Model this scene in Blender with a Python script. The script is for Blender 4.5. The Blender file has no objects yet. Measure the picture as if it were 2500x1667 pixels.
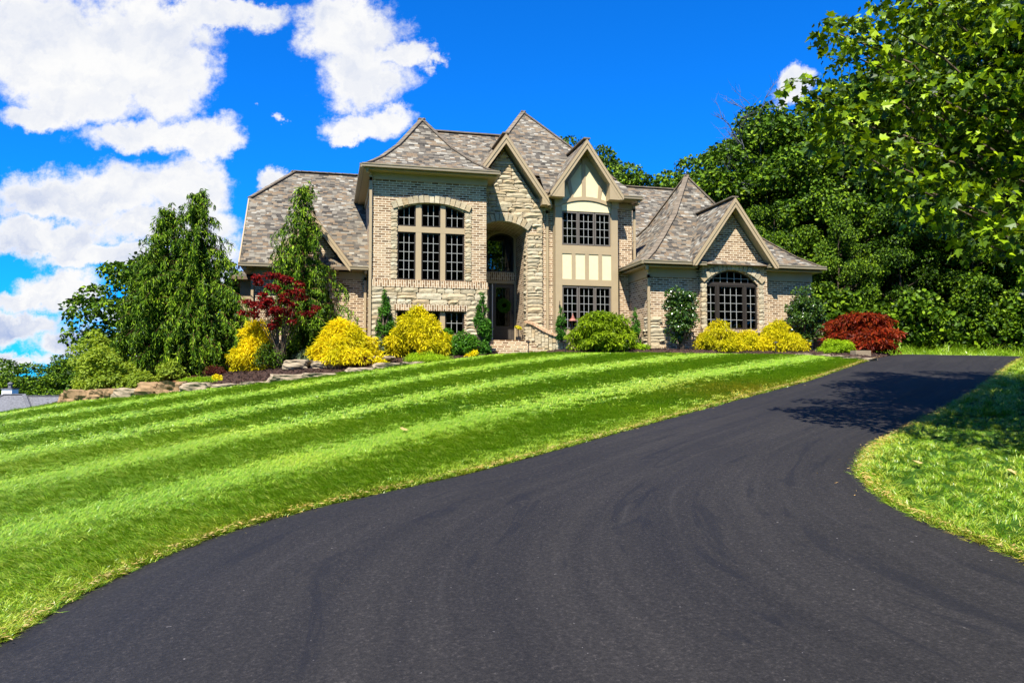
import bpy, bmesh, math, random
import numpy as np
from mathutils import Vector, Matrix, noise as mnoise
from mathutils.geometry import tessellate_polygon
random.seed(7); rng = np.random.default_rng(11)
R = math.radians
S = bpy.context.scene
COL = S.collection

# ------------------------------------------------------------------ camera
YAW = R(13.5)                       # the site faces the lens 13.5 degrees off the facade's normal
cam = bpy.data.cameras.new('camera'); cam.sensor_width = 36; cam.lens = 1900/2500*36
cam.clip_end = 6000; cam.clip_start = 0.05
co = bpy.data.objects.new('camera', cam); COL.objects.link(co)
co.location = (0, 0, 1.6); co.rotation_euler = (R(90)+math.atan(98.5/1900), 0, -YAW)
S.camera = co
S.render.resolution_x, S.render.resolution_y = 1024, 682

# ------------------------------------------------------------------ sun, sky, exposure
SUNDIR = Vector((.53, 1.0, -1.6)).normalized()
sl = bpy.data.lights.new('sun', 'SUN'); sl.energy = 5.0; sl.angle = R(.5); sl.color = (1, .955, .88)
so = bpy.data.objects.new('sun', sl); COL.objects.link(so)
so.rotation_euler = SUNDIR.to_track_quat('-Z', 'Y').to_euler(); so.location = (-20, -40, 60)
S.view_settings.view_transform = 'Standard'; S.view_settings.look = 'None'
S.view_settings.exposure = 1.2; S.view_settings.gamma = 1.0
S.cycles.max_bounces = 6; S.cycles.diffuse_bounces = 2; S.cycles.glossy_bounces = 3
S.cycles.transmission_bounces = 4; S.cycles.transparent_max_bounces = 8
S.cycles.use_denoising = True

def lk(nt, a, b): nt.links.new(a, b)
def nd(nt, t, **kw):
    n = nt.nodes.new(t)
    for k, v in kw.items():
        if k[0] == '_': n.inputs[int(k[1:])].default_value = v
        else: setattr(n, k, v)
    return n
def put(nt, s, v):
    if hasattr(v, 'is_output') or isinstance(v, bpy.types.NodeSocket): nt.links.new(v, s)
    else: s.default_value = v
def mth(nt, op, a, b=0.0, c=None, clamp=False):
    n = nt.nodes.new('ShaderNodeMath'); n.operation = op; n.use_clamp = clamp
    put(nt, n.inputs[0], a); put(nt, n.inputs[1], b)
    if c is not None: put(nt, n.inputs[2], c)
    return n.outputs[0]
def vmth(nt, op, a, b=(0, 0, 0)):
    n = nt.nodes.new('ShaderNodeVectorMath'); n.operation = op
    put(nt, n.inputs[0], a); put(nt, n.inputs[1], b)
    return n.outputs['Value'] if op in ('DOT_PRODUCT', 'LENGTH', 'DISTANCE') else n.outputs[0]
def sstep(nt, v, a, b, lo=0., hi=1.):
    n = nt.nodes.new('ShaderNodeMapRange'); n.interpolation_type = 'SMOOTHSTEP'
    put(nt, n.inputs[0], v); n.inputs[1].default_value = a; n.inputs[2].default_value = b
    n.inputs[3].default_value = lo; n.inputs[4].default_value = hi
    return n.outputs[0]
def noi(nt, vec, scale, detail=4., rough=.55, dist=0., dim='3D'):
    n = nt.nodes.new('ShaderNodeTexNoise'); n.noise_dimensions = dim
    if vec is not None: lk(nt, vec, n.inputs['Vector'])
    n.inputs['Scale'].default_value = scale; n.inputs['Detail'].default_value = detail
    n.inputs['Roughness'].default_value = rough; n.inputs['Distortion'].default_value = dist
    return n
def ramp(nt, fac, stops, interp='LINEAR'):
    n = nt.nodes.new('ShaderNodeValToRGB'); cr = n.color_ramp; cr.interpolation = interp
    while len(cr.elements) < len(stops): cr.elements.new(.5)
    for e, (p, c) in zip(cr.elements, stops): e.position = p; e.color = (*c, 1)
    put(nt, n.inputs[0], fac)
    return n.outputs[0]
def mixc(nt, fac, a, b, mode='MIX'):
    n = nt.nodes.new('ShaderNodeMix'); n.data_type = 'RGBA'; n.blend_type = mode
    put(nt, n.inputs[0], fac)
    for i, v in ((6, a), (7, b)):
        put(nt, n.inputs[i], v if not isinstance(v, tuple) else (*v, 1) if len(v) == 3 else v)
    return n.outputs[2]

# the sky: Nishita blue with fair-weather cumulus, clouds placed by compass direction and height
w = bpy.data.worlds.new('World'); S.world = w; w.use_nodes = True
nt = w.node_tree; nt.nodes.clear()
out = nd(nt, 'ShaderNodeOutputWorld')
sky = nd(nt, 'ShaderNodeTexSky', sky_type='NISHITA'); sky.sun_disc = False
sky.sun_elevation = math.asin(-SUNDIR.z); sky.sun_rotation = math.atan2(-SUNDIR.x, -SUNDIR.y) % (2*math.pi)
sky.altitude = 300; sky.air_density = 1.0; sky.dust_density = .3; sky.ozone_density = 2.0
skc = mixc(nt, 1.0, sky.outputs[0], (.03, .70, 1.72), 'MULTIPLY')
bg1 = nd(nt, 'ShaderNodeBackground'); lk(nt, skc, bg1.inputs[0]); bg1.inputs[1].default_value = .0625
tc = nd(nt, 'ShaderNodeTexCoord'); D = tc.outputs['Generated']
fw = (math.sin(YAW), math.cos(YAW), 0); rt = (math.cos(YAW), -math.sin(YAW), 0)
df = mth(nt, 'MAXIMUM', vmth(nt, 'DOT_PRODUCT', D, fw), .12)
sx = mth(nt, 'DIVIDE', vmth(nt, 'DOT_PRODUCT', D, rt), df)
sep = nd(nt, 'ShaderNodeSeparateXYZ'); lk(nt, D, sep.inputs[0])
sy = mth(nt, 'DIVIDE', sep.outputs[2], df)
cmb = nd(nt, 'ShaderNodeCombineXYZ'); lk(nt, sx, cmb.inputs[0]); lk(nt, sy, cmb.inputs[1])
P = cmb.outputs[0]
wob = noi(nt, P, 9., 7., .65)
wv = vmth(nt, 'SUBTRACT', wob.outputs['Color'], (.5, .5, .5))
wsc = nt.nodes.new('ShaderNodeVectorMath'); wsc.operation = 'SCALE'; lk(nt, wv, wsc.inputs[0]); wsc.inputs[3].default_value = .11
PW = vmth(nt, 'ADD', P, wsc.outputs[0])
# (x, y, rx, ry, strength): tangent of bearing and of height above the horizon
CL = [(-.62,.45,.13,.09,1.),(-.50,.445,.095,.08,1.),(-.445,.40,.055,.06,1.),(-.56,.375,.10,.035,.95),(-.40,.488,.10,.022,.9),(-.345,.49,.05,.018,.8),
      (-.47,.325,.10,.024,.95),(-.40,.312,.045,.02,.9),(-.63,.35,.06,.018,.9),
      (-.52,.252,.095,.042,1.),(-.42,.25,.055,.042,1.),(-.61,.238,.07,.034,1.),(-.46,.205,.105,.034,1.),(-.60,.192,.10,.024,1.),(-.54,.165,.08,.018,.9),
      (-.375,.165,.038,.034,1.),(-.40,.13,.04,.026,1.),(-.44,.15,.05,.02,.9),(-.58,.118,.06,.03,1.),(-.64,.105,.03,.02,.9),(-.64,.072,.07,.022,1.),(-.56,.052,.07,.02,1.),(-.655,.028,.07,.014,.9),(-.48,.09,.07,.02,.9),(-.47,.035,.08,.014,.8),
      (-.215,.462,.07,.05,1.),(-.19,.405,.068,.04,1.),(-.135,.435,.042,.022,1.),(-.095,.43,.02,.012,.8),(-.195,.345,.06,.022,1.),(-.225,.328,.03,.012,.9),(-.16,.35,.03,.015,.8),
      (-.31,.268,.021,.02,1.),(-.304,.34,.010,.010,.7),(.372,.384,.030,.02,1.),(.355,.37,.012,.012,.7),(.22,.275,.007,.004,.6),(-.335,.355,.006,.008,.5)]
acc = None
for (x, y, rx, ry, st) in CL:
    v = vmth(nt, 'MULTIPLY', vmth(nt, 'SUBTRACT', PW, (x, y, 0)), (1/rx, 1/ry, 0))
    ln = vmth(nt, 'LENGTH', v)
    f = mth(nt, 'MULTIPLY_ADD', ln, -st*.62, st)
    acc = f if acc is None else mth(nt, 'SMOOTH_MAX', acc, f, .07)
# broken clouds over the rest of the sky dome
dn = noi(nt, D, 2.6, 6., .6)
back = mth(nt, 'LESS_THAN', vmth(nt, 'DOT_PRODUCT', D, fw), .35)
acc = mth(nt, 'MAXIMUM', acc, mth(nt, 'MULTIPLY', back, mth(nt, 'MULTIPLY_ADD', dn.outputs[0], 2.2, -.95)))
fb = noi(nt, P, 11., 12., .68)
fb2 = noi(nt, PW, 4.5, 4., .5)
acc = mth(nt, 'ADD', acc, mth(nt, 'MULTIPLY_ADD', fb.outputs[0], 1.25, -.625))
dens = sstep(nt, acc, .25, .58)
low = sstep(nt, sy, .02, .34)                # lower clouds show their grey undersides
fb3 = noi(nt, vmth(nt, 'MULTIPLY', PW, (1., 2.1, 1.)), 6.5, 5., .55)
shade = mth(nt, 'MULTIPLY', sstep(nt, fb3.outputs[0], .38, .64), mth(nt, 'MULTIPLY_ADD', low, -.75, 1.0))
core = sstep(nt, acc, .40, .72)
shade = mth(nt, 'MULTIPLY', shade, core)
rl1 = noi(nt, PW, 12., 6., .6); rl2 = noi(nt, vmth(nt, 'ADD', PW, (-.008, .022, 0)), 12., 6., .6)
rel = mth(nt, 'MULTIPLY', mth(nt, 'MULTIPLY_ADD', mth(nt, 'SUBTRACT', rl2.outputs[0], rl1.outputs[0]), 3.6, .12, clamp=True), mth(nt, 'MULTIPLY_ADD', low, -.35, .9))
shade = mth(nt, 'MAXIMUM', shade, rel, clamp=True) if False else mth(nt, 'ADD', mth(nt, 'MULTIPLY', shade, .75), mth(nt, 'MULTIPLY', rel, .55), clamp=True)
ccol = mixc(nt, shade, (1.0, 1.0, 1.0), (.30, .43, .76))
bg2 = nd(nt, 'ShaderNodeBackground'); lk(nt, ccol, bg2.inputs[0]); bg2.inputs[1].default_value = .43
mx = nd(nt, 'ShaderNodeMixShader'); lk(nt, dens, mx.inputs[0]); lk(nt, bg1.outputs[0], mx.inputs[1]); lk(nt, bg2.outputs[0], mx.inputs[2])
lk(nt, mx.outputs[0], out.inputs[0])

# ------------------------------------------------------------------ objects and meshes
ORI = {}
def tag(o, label=None, cat=None, group=None, kind=None):
    for k, v in (('label', label), ('category', cat), ('group', group), ('kind', kind)):
        if v: o[k] = v
    return o
def thing(name, loc, label, cat, group=None, rz=0., sc=1.):
    o = bpy.data.objects.new(name, None); COL.objects.link(o); o.empty_display_size = .3
    o.location = loc; o.rotation_euler = (0, 0, rz); o.scale = (sc,)*3 if not isinstance(sc, tuple) else sc
    ORI[o.name] = Vector(loc)
    return tag(o, label, cat, group)
def link(name, me, parent=None, loc=None):
    o = bpy.data.objects.new(name, me); COL.objects.link(o)
    if parent is not None: o.parent = parent; ORI[o.name] = ORI.get(parent.name, Vector((0, 0, 0)))
    if loc is not None: o.location = loc
    return o
def npmesh(name, V, F, mat=None, sizes=None, uv=None, smooth=False):
    """V (n,3); F flat loop indices; sizes per face"""
    me = bpy.data.meshes.new(name)
    V = np.asarray(V, dtype=np.float32).reshape(-1, 3); F = np.asarray(F, dtype=np.int32).ravel()
    sizes = np.asarray(sizes, dtype=np.int32)
    me.vertices.add(len(V)); me.vertices.foreach_set('co', V.ravel())
    me.loops.add(len(F)); me.loops.foreach_set('vertex_index', F)
    me.polygons.add(len(sizes))
    st = np.concatenate(([0], np.cumsum(sizes)[:-1])).astype(np.int32)
    me.polygons.foreach_set('loop_start', st)
    me.update(calc_edges=True)
    me.polygons.foreach_set('use_smooth', np.full(len(sizes), bool(smooth)))
    if uv is not None:
        l = me.uv_layers.new(name='UVMap'); l.data.foreach_set('uv', np.asarray(uv, dtype=np.float32).ravel())
    if mat: me.materials.append(mat)
    me.validate()
    return me
class MB:
    def __init__(s): s.v = []; s.f = []; s.uv = []; s.has = False
    def face(s, pts, uv=None):
        i = len(s.v); s.v += [tuple(p) for p in pts]; s.f.append(list(range(i, i+len(pts))))
        s.uv += list(uv) if uv else [(0, 0)]*len(pts)
        if uv: s.has = True
    def box(s, x0, x1, y0, y1, z0, z1):
        a = [(x0,y0,z0),(x1,y0,z0),(x1,y1,z0),(x0,y1,z0),(x0,y0,z1),(x1,y0,z1),(x1,y1,z1),(x0,y1,z1)]
        for q in ((3,2,1,0),(4,5,6,7),(0,1,5,4),(1,2,6,5),(2,3,7,6),(3,0,4,7)): s.face([a[k] for k in q])
        return s
    def bar(s, p0, p1, w, h, up=(0, 0, 1)):
        p0, p1 = Vector(p0), Vector(p1); d = (p1-p0).normalized(); u = Vector(up)
        sd = d.cross(u)
        if sd.length < 1e-4: sd = d.cross(Vector((0, 1, 0)))
        sd.normalize(); u = sd.cross(d).normalized(); sd *= w/2; u *= h/2
        a = [p0-sd-u, p0+sd-u, p0+sd+u, p0-sd+u, p1-sd-u, p1+sd-u, p1+sd+u, p1-sd+u]
        for q in ((3,2,1,0),(4,5,6,7),(0,1,5,4),(1,2,6,5),(2,3,7,6),(3,0,4,7)): s.face([a[k] for k in q])
        return s
    def tube(s, pts, rad, n=6, cap=True):
        pts = [Vector(p) for p in pts]; rings = []
        for i, p in enumerate(pts):
            d = (pts[min(i+1, len(pts)-1)]-pts[max(i-1, 0)]).normalized()
            a = d.cross(Vector((.31, .87, .13))).normalized(); b = d.cross(a)
            r = rad[i] if hasattr(rad, '__len__') else rad
            rings.append([p+(a*math.cos(t)+b*math.sin(t))*r for t in (2*math.pi*k/n for k in range(n))])
        for i in range(len(rings)-1):
            for k in range(n):
                s.face([rings[i][k], rings[i+1][k], rings[i+1][(k+1) % n], rings[i][(k+1) % n]])
        if cap: s.face(rings[-1][::-1]); s.face(rings[0])
        return s
    def lathe(s, c, prof, n=12):
        c = Vector(c); rg = [[c+Vector((r*math.cos(2*math.pi*k/n), r*math.sin(2*math.pi*k/n), z)) for k in range(n)] for r, z in prof]
        for i in range(len(rg)-1):
            for k in range(n): s.face([rg[i][k], rg[i][(k+1) % n], rg[i+1][(k+1) % n], rg[i+1][k]])
        s.face(rg[0][::-1]); s.face(rg[-1])
        return s
    def prism(s, outer, y0, y1, holes=(), ax='y'):
        """polygon in (x,z) (or (y,z) when ax='x') pushed from y0 to y1, with holes"""
        def pt(p, y): return (p[0], y, p[1]) if ax == 'y' else (y, p[0], p[1])
        loops = [list(outer)]+[list(h) for h in holes]
        fl = [p for l in loops for p in l]
        tr = tessellate_polygon([[Vector((p[0], p[1], 0)) for p in l] for l in loops])
        for t in tr:
            a, b, c = (fl[i] for i in t)
            ar = (b[0]-a[0])*(c[1]-a[1])-(b[1]-a[1])*(c[0]-a[0])
            if abs(ar) < 1e-9: continue
            if ar < 0: b, c = c, b
            f1 = [pt(a, y0), pt(b, y0), pt(c, y0)]; f2 = [pt(a, y1), pt(c, y1), pt(b, y1)]
            if ax != 'y': f1 = f1[::-1]; f2 = f2[::-1]
            s.face(f1); s.face(f2)
        for li, l in enumerate(loops):
            ar = sum(l[i][0]*l[(i+1) % len(l)][1]-l[(i+1) % len(l)][0]*l[i][1] for i in range(len(l)))
            if (ar < 0) ^ (li > 0): l = l[::-1]
            for i in range(len(l)):
                a, b = l[i], l[(i+1) % len(l)]
                q = [pt(a, y0), pt(a, y1), pt(b, y1), pt(b, y0)]
                s.face(q if ax == 'y' else q[::-1])
        return s
    def build(s, name, mat, parent=None, smooth=False, merge=False, bevel=0.):
        o0 = ORI.get(parent.name, Vector((0, 0, 0))) if parent is not None else Vector((0, 0, 0))
        V = np.array(s.v, dtype=np.float32)-np.array(o0, dtype=np.float32)
        F = [i for f in s.f for i in f]
        me = npmesh(name, V, F, mat, [len(f) for f in s.f], s.uv if s.has else None, smooth)
        if merge:
            bm = bmesh.new(); bm.from_mesh(me); bmesh.ops.remove_doubles(bm, verts=bm.verts, dist=1e-4); bm.to_mesh(me); bm.free()
        o = link(name, me, parent)
        if bevel:
            m = o.modifiers.new('bevel', 'BEVEL'); m.width = bevel; m.segments = 2; m.limit_method = 'ANGLE'
        return o

# ------------------------------------------------------------------ materials
def newmat(name):
    m = bpy.data.materials.new(name); m.use_nodes = True
    nt = m.node_tree; b = nt.nodes['Principled BSDF']
    return m, nt, b
def bump(nt, b, h, strength=.4, dist=.02):
    n = nd(nt, 'ShaderNodeBump'); n.inputs['Strength'].default_value = strength; n.inputs['Distance'].default_value = dist
    lk(nt, h, n.inputs['Height']); lk(nt, n.outputs[0], b.inputs['Normal'])
def plain(name, col, rough=.6, spec=.4, var=.12, scale=6., metal=0.):
    m, nt, b = newmat(name)
    g = nd(nt, 'ShaderNodeNewGeometry')
    n = noi(nt, g.outputs['Position'], scale, 5., .6)
    c = ramp(nt, n.outputs[0], [(.3, tuple(x*(1-var) for x in col)), (.7, tuple(min(1, x*(1+var)) for x in col))])
    lk(nt, c, b.inputs['Base Color']); b.inputs['Roughness'].default_value = rough
    b.inputs['Specular IOR Level'].default_value = spec; b.inputs['Metallic'].default_value = metal
    bump(nt, b, n.outputs[0], .12, .01)
    return m
def wallco(nt, swap=False):
    """(along, up) coordinates in metres for walls square to the house axes"""
    g = nd(nt, 'ShaderNodeNewGeometry')
    p = nd(nt, 'ShaderNodeSeparateXYZ'); lk(nt, g.outputs['Position'], p.inputs[0])
    n = nd(nt, 'ShaderNodeSeparateXYZ'); lk(nt, g.outputs['True Normal'], n.inputs[0])
    side = mth(nt, 'GREATER_THAN', mth(nt, 'ABSOLUTE', n.outputs[0]), .7)
    flat = mth(nt, 'GREATER_THAN', mth(nt, 'ABSOLUTE', n.outputs[2]), .7)
    mixf = nt.nodes.new('ShaderNodeMix'); mixf.data_type = 'FLOAT'; lk(nt, side, mixf.inputs[0]); lk(nt, p.outputs[0], mixf.inputs[2]); lk(nt, p.outputs[1], mixf.inputs[3])
    mixz = nt.nodes.new('ShaderNodeMix'); mixz.data_type = 'FLOAT'; lk(nt, flat, mixz.inputs[0]); lk(nt, p.outputs[2], mixz.inputs[2]); lk(nt, p.outputs[1], mixz.inputs[3])
    c = nd(nt, 'ShaderNodeCombineXYZ')
    lk(nt, mixf.outputs[0], c.inputs[1 if swap else 0]); lk(nt, mixz.outputs[0], c.inputs[0 if swap else 1])
    return c.outputs[0], g.outputs['Position']
def brickmat(name, swap=False):
    m, nt, b = newmat(name)
    uv, pos = wallco(nt, swap)
    t = nd(nt, 'ShaderNodeTexBrick'); lk(nt, uv, t.inputs['Vector'])
    for k, v in (('Scale', 1.), ('Mortar Size', .0105), ('Mortar Smooth', .15), ('Bias', 0.), ('Brick Width', .21), ('Row Height', .0695)): t.inputs[k].default_value = v
    t.inputs['Color1'].default_value = (0, 0, 0, 1); t.inputs['Color2'].default_value = (1, 1, 1, 1); t.inputs['Mortar'].default_value = (.5, .5, .5, 1)
    cc = ramp(nt, t.outputs['Color'], [(0, (.10, .055, .026)), (.18, (.17, .10, .047)), (.42, (.275, .172, .09)), (.68, (.35, .237, .135)), (.9, (.42, .315, .19)), (1, (.22, .16, .095))])
    n = noi(nt, pos, 26., 5., .65)
    cc = mixc(nt, .55, cc, ramp(nt, n.outputs[0], [(.3, (.55, .5, .46)), (.7, (1.25, 1.2, 1.15))]), 'MULTIPLY')
    n2 = noi(nt, pos, .7, 3., .5)
    cc = mixc(nt, .5, cc, ramp(nt, n2.outputs[0], [(.3, (.85, .82, .8)), (.7, (1.1, 1.1, 1.1))]), 'MULTIPLY')
    cc = mixc(nt, t.outputs['Fac'], cc, (.60, .50, .345))
    lk(nt, cc, b.inputs['Base Color']); b.inputs['Roughness'].default_value = .85; b.inputs['Specular IOR Level'].default_value = .25
    h = mth(nt, 'MULTIPLY_ADD', n.outputs[0], .25, mth(nt, 'SUBTRACT', 1., t.outputs['Fac']))
    bump(nt, b, h, .55, .012)
    return m
M = {}
M['brick'] = brickmat('brick'); M['soldier'] = brickmat('soldier_brick', True)
def stonemat(name, cols, rough=.9, sc=9.):
    m, nt, b = newmat(name)
    g = nd(nt, 'ShaderNodeNewGeometry')
    c = ramp(nt, g.outputs['Random Per Island'], [(i/(len(cols)-1), k) for i, k in enumerate(cols)])
    n = noi(nt, g.outputs['Position'], sc, 7., .68)
    c = mixc(nt, .8, c, ramp(nt, n.outputs[0], [(.28, (.55, .5, .42)), (.5, (1, 1, 1)), (.75, (1.18, 1.16, 1.1))]), 'MULTIPLY')
    lk(nt, c, b.inputs['Base Color']); b.inputs['Roughness'].default_value = rough; b.inputs['Specular IOR Level'].default_value = .2
    bump(nt, b, n.outputs[0], .7, .03)
    return m
M['stone'] = stonemat('ledgestone', [(.39, .32, .20), (.44, .37, .24), (.34, .29, .19), (.43, .33, .19), (.48, .42, .29), (.36, .27, .15), (.43, .37, .25)])
M['mortar'] = plain('mortar', (.36, .31, .22), .95, .1, .15, 12.)
M['boulder'] = stonemat('boulder_stone', [(.27, .15, .058), (.33, .21, .10), (.20, .13, .07)], .9, 5.)
M['paleboulder'] = stonemat('pale_boulder_stone', [(.30, .235, .15), (.22, .17, .11), (.36, .29, .19)], .9, 5.)
M['trim'] = plain('taupe_trim', (.345, .262, .148), .5, .4, .05, 3.)
M['gutter'] = plain('gutter_metal', (.23, .19, .115), .38, .5, .05, 3.)
M['cream'] = plain('cream_panel', (.64, .54, .32), .75, .25, .04, 8.)
M['frame'] = plain('window_frame_brown', (.030, .024, .018), .5, .25, .1, 5.)
M['greyframe'] = plain('window_frame_grey', (.13, .112, .092), .5, .25, .1, 5.)
M['grille'] = plain('grille_bar', (.30, .30, .27), .5, .4, .05)
M['door'] = plain('door_wood', (.055, .045, .035), .4, .5, .25, 14.)
M['white'] = plain('white_paint', (.75, .75, .74), .5, .4, .03)
M['black'] = plain('black_metal', (.012, .012, .013), .4, .5, .1)
M['copper'] = plain('aged_copper', (.34, .13, .09), .45, .5, .2, 20., .4)
M['interior'] = plain('interior_plaster', (.12, .10, .08), .9, .1)
M['curtain'] = None
def glass():
    m, nt, b = newmat('window_glass'); nt.nodes.remove(b)
    o = nt.nodes['Material Output']
    tr = nd(nt, 'ShaderNodeBsdfTransparent'); tr.inputs[0].default_value = (.34, .37, .35, 1)
    gl = nd(nt, 'ShaderNodeBsdfGlossy'); gl.inputs['Roughness'].default_value = .015; gl.inputs[0].default_value = (.9, .95, .95, 1)
    fr = nd(nt, 'ShaderNodeFresnel'); fr.inputs[0].default_value = 1.45
    g = nd(nt, 'ShaderNodeNewGeometry'); n = noi(nt, g.outputs['Position'], 1.6, 2., .5)
    bp = nd(nt, 'ShaderNodeBump'); bp.inputs['Strength'].default_value = .05; bp.inputs['Distance'].default_value = .02; lk(nt, n.outputs[0], bp.inputs['Height'])
    lk(nt, bp.outputs[0], gl.inputs['Normal'])
    mx = nd(nt, 'ShaderNodeMixShader'); lk(nt, mth(nt, 'MULTIPLY', fr.outputs[0], 1.0), mx.inputs[0])
    lk(nt, tr.outputs[0], mx.inputs[1]); lk(nt, gl.outputs[0], mx.inputs[2]); lk(nt, mx.outputs[0], o.inputs[0])
    return m
M['glass'] = glass()
def shingle(name='shingle'):
    m, nt, b = newmat(name)
    uv = nd(nt, 'ShaderNodeUVMap'); sp_ = nd(nt, 'ShaderNodeSeparateXYZ'); lk(nt, uv.outputs[0], sp_.inputs[0])
    H = .09; Wd = .165
    v = mth(nt, 'DIVIDE', sp_.outputs[1], H); row = mth(nt, 'FLOOR', v); fv = mth(nt, 'FRACT', v)
    wn0 = nd(nt, 'ShaderNodeTexWhiteNoise', noise_dimensions='1D'); lk(nt, row, wn0.inputs['W'])
    u = mth(nt, 'ADD', mth(nt, 'DIVIDE', sp_.outputs[0], Wd), mth(nt, 'MULTIPLY', wn0.outputs[0], 7.3))
    cell = mth(nt, 'FLOOR', u); fu = mth(nt, 'FRACT', u)
    cv = nd(nt, 'ShaderNodeCombineXYZ'); lk(nt, cell, cv.inputs[0]); lk(nt, row, cv.inputs[1])
    wn = nd(nt, 'ShaderNodeTexWhiteNoise', noise_dimensions='2D'); lk(nt, cv.outputs[0], wn.inputs['Vector'])
    g = nd(nt, 'ShaderNodeNewGeometry')
    cl = noi(nt, uv.outputs[0], 1.1, 2., .5, dim='2D')
    fac = mth(nt, 'ADD', mth(nt, 'MULTIPLY', wn.outputs[0], .86), mth(nt, 'MULTIPLY_ADD', cl.outputs[0], .28, -.07), clamp=True)
    c = ramp(nt, fac, [(0, (.046, .041, .033)), (.14, (.082, .072, .057)), (.33, (.125, .109, .083)), (.52, (.155, .112, .07)), (.62, (.185, .166, .127)), (.77, (.178, .136, .088)), (.88, (.265, .246, .196))], 'CONSTANT')
    n = noi(nt, g.outputs['Position'], 55., 4., .7)
    c = mixc(nt, .6, c, ramp(nt, n.outputs[0], [(.3, (.72, .72, .72)), (.7, (1.22, 1.22, 1.22))]), 'MULTIPLY')
    lk(nt, c, b.inputs['Base Color']); b.inputs['Roughness'].default_value = .95; b.inputs['Specular IOR Level'].default_value = .12
    gap = mth(nt, 'MULTIPLY', sstep(nt, fu, 0, .05), sstep(nt, fu, 1, .95))
    h = mth(nt, 'MULTIPLY_ADD', mth(nt, 'SUBTRACT', 1., fv), 1., mth(nt, 'MULTIPLY_ADD', wn.outputs[0], .45, mth(nt, 'MULTIPLY', gap, .3)))
    bump(nt, b, h, .9, .02)
    return m
M['shingle'] = shingle(); M['cap'] = plain('ridge_cap_shingle', (.155, .125, .09), .95, .12, .3, 4.)
def leafmat(name, cols, trans=.2, rough=.5, spec=.13, var=None):
    m, nt, b = newmat(name)
    g = nd(nt, 'ShaderNodeNewGeometry')
    oi = nd(nt, 'ShaderNodeObjectInfo')
    f = mth(nt, 'FRACT', mth(nt, 'ADD', g.outputs['Random Per Island'], mth(nt, 'MULTIPLY', oi.outputs['Random'], .15)))
    c = ramp(nt, g.outputs['Random Per Island'], [(i/(len(cols)-1), k) for i, k in enumerate(cols)])
    n = noi(nt, g.outputs['Position'], .9, 2., .5)
    c = mixc(nt, .7, c, ramp(nt, n.outputs[0], [(.35, (.7, .78, .8)), (.65, (1.25, 1.15, 1.0))]), 'MULTIPLY')
    lk(nt, c, b.inputs['Base Color']); b.inputs['Roughness'].default_value = rough; b.inputs['Specular IOR Level'].default_value = spec
    c = mixc(nt, 1., c, ramp(nt, oi.outputs['Random'], [(0, (.62, .68, .7)), (.5, (1, 1, 1)), (1, (1.45, 1.3, 1.15))]), 'MULTIPLY')
    t = nd(nt, 'ShaderNodeBsdfTranslucent'); lk(nt, mixc(nt, 1., c, (1.25, 1.25, .55), 'MULTIPLY'), t.inputs[0])
    mx = nd(nt, 'ShaderNodeMixShader'); mx.inputs[0].default_value = trans
    lk(nt, b.outputs[0], mx.inputs[1]); lk(nt, t.outputs[0], mx.inputs[2]); lk(nt, mx.outputs[0], nt.nodes['Material Output'].inputs[0])
    return m
M['leaf_wood'] = leafmat('woodland_leaf', [(.010, .026, .002), (.028, .062, .003), (.055, .115, .004), (.10, .18, .006), (.19, .29, .010)], .13)  # near-black to bright spread paints shaded gaps and sunlit flecks into leaf colour
M['leaf_dark'] = leafmat('dark_broadleaf', [(.008, .022, .002), (.022, .052, .003), (.05, .105, .004), (.13, .22, .008)], .13)  # same painted contrast: dark leaves for crown shade, few bright for sun
M['leaf_maple'] = leafmat('maple_leaf', [(.014, .032, .002), (.035, .07, .003), (.075, .135, .004), (.18, .28, .005), (.30, .42, .008)], .14, .42, .2)  # crown shade and sunlit flecks painted in as dark and bright leaves
M['leaf_light'] = leafmat('light_shrub_leaf', [(.20, .28, .02), (.30, .38, .04), (.15, .22, .015)], .4)
M['cedar'] = leafmat('cedar_foliage', [(.012, .034, .003), (.035, .08, .005), (.08, .16, .008), (.15, .26, .012), (.26, .38, .02)], .1, .5)  # shaded inside and sunlit strands painted in by dark and light foliage
M['gold'] = leafmat('golden_foliage', [(.46, .38, .003), (.68, .58, .005), (.80, .71, .012), (.33, .30, .004)], .35, .6, .2)
M['red'] = leafmat('red_maple_leaf', [(.04, .003, .004), (.14, .006, .006), (.28, .012, .009), (.08, .004, .005)], .4, .45)
M['redorange'] = leafmat('rust_red_leaf', [(.06, .008, .004), (.20, .018, .007), (.30, .06, .010), (.40, .028, .010)], .4, .45)
M['barberry'] = leafmat('dark_red_leaf', [(.06, .012, .01), (.12, .02, .012), (.09, .03, .012)], .3)
M['arbor'] = leafmat('arborvitae_leaf', [(.03, .11, .010), (.055, .17, .014), (.09, .22, .02)], .25, .5)
M['boxw'] = leafmat('boxwood_leaf', [(.035, .12, .008), (.065, .18, .012), (.095, .23, .015)], .3, .4)
M['lace'] = leafmat('laceleaf_green', [(.10, .17, .004), (.20, .30, .006), (.28, .38, .010), (.08, .14, .004)], .3, .5)
M['holly'] = leafmat('holly_leaf', [(.022, .055, .006), (.05, .105, .010), (.095, .17, .02)], .15, .22, .6)
M['lime'] = leafmat('lime_groundcover', [(.22, .36, .006), (.30, .45, .010), (.18, .31, .006)], .3, .6)
M['greyleaf'] = leafmat('grey_green_leaf', [(.12, .17, .09), (.19, .24, .14), (.10, .15, .07)], .3, .6)
M['bark'] = plain('bark', (.10, .075, .05), .95, .1, .45, 14.)
M['cedarbark'] = plain('cedar_bark', (.12, .06, .03), .95, .1, .4, 12.)
M['deadwood'] = plain('dead_wood', (.10, .10, .11), .9, .1, .2, 8.)
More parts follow.
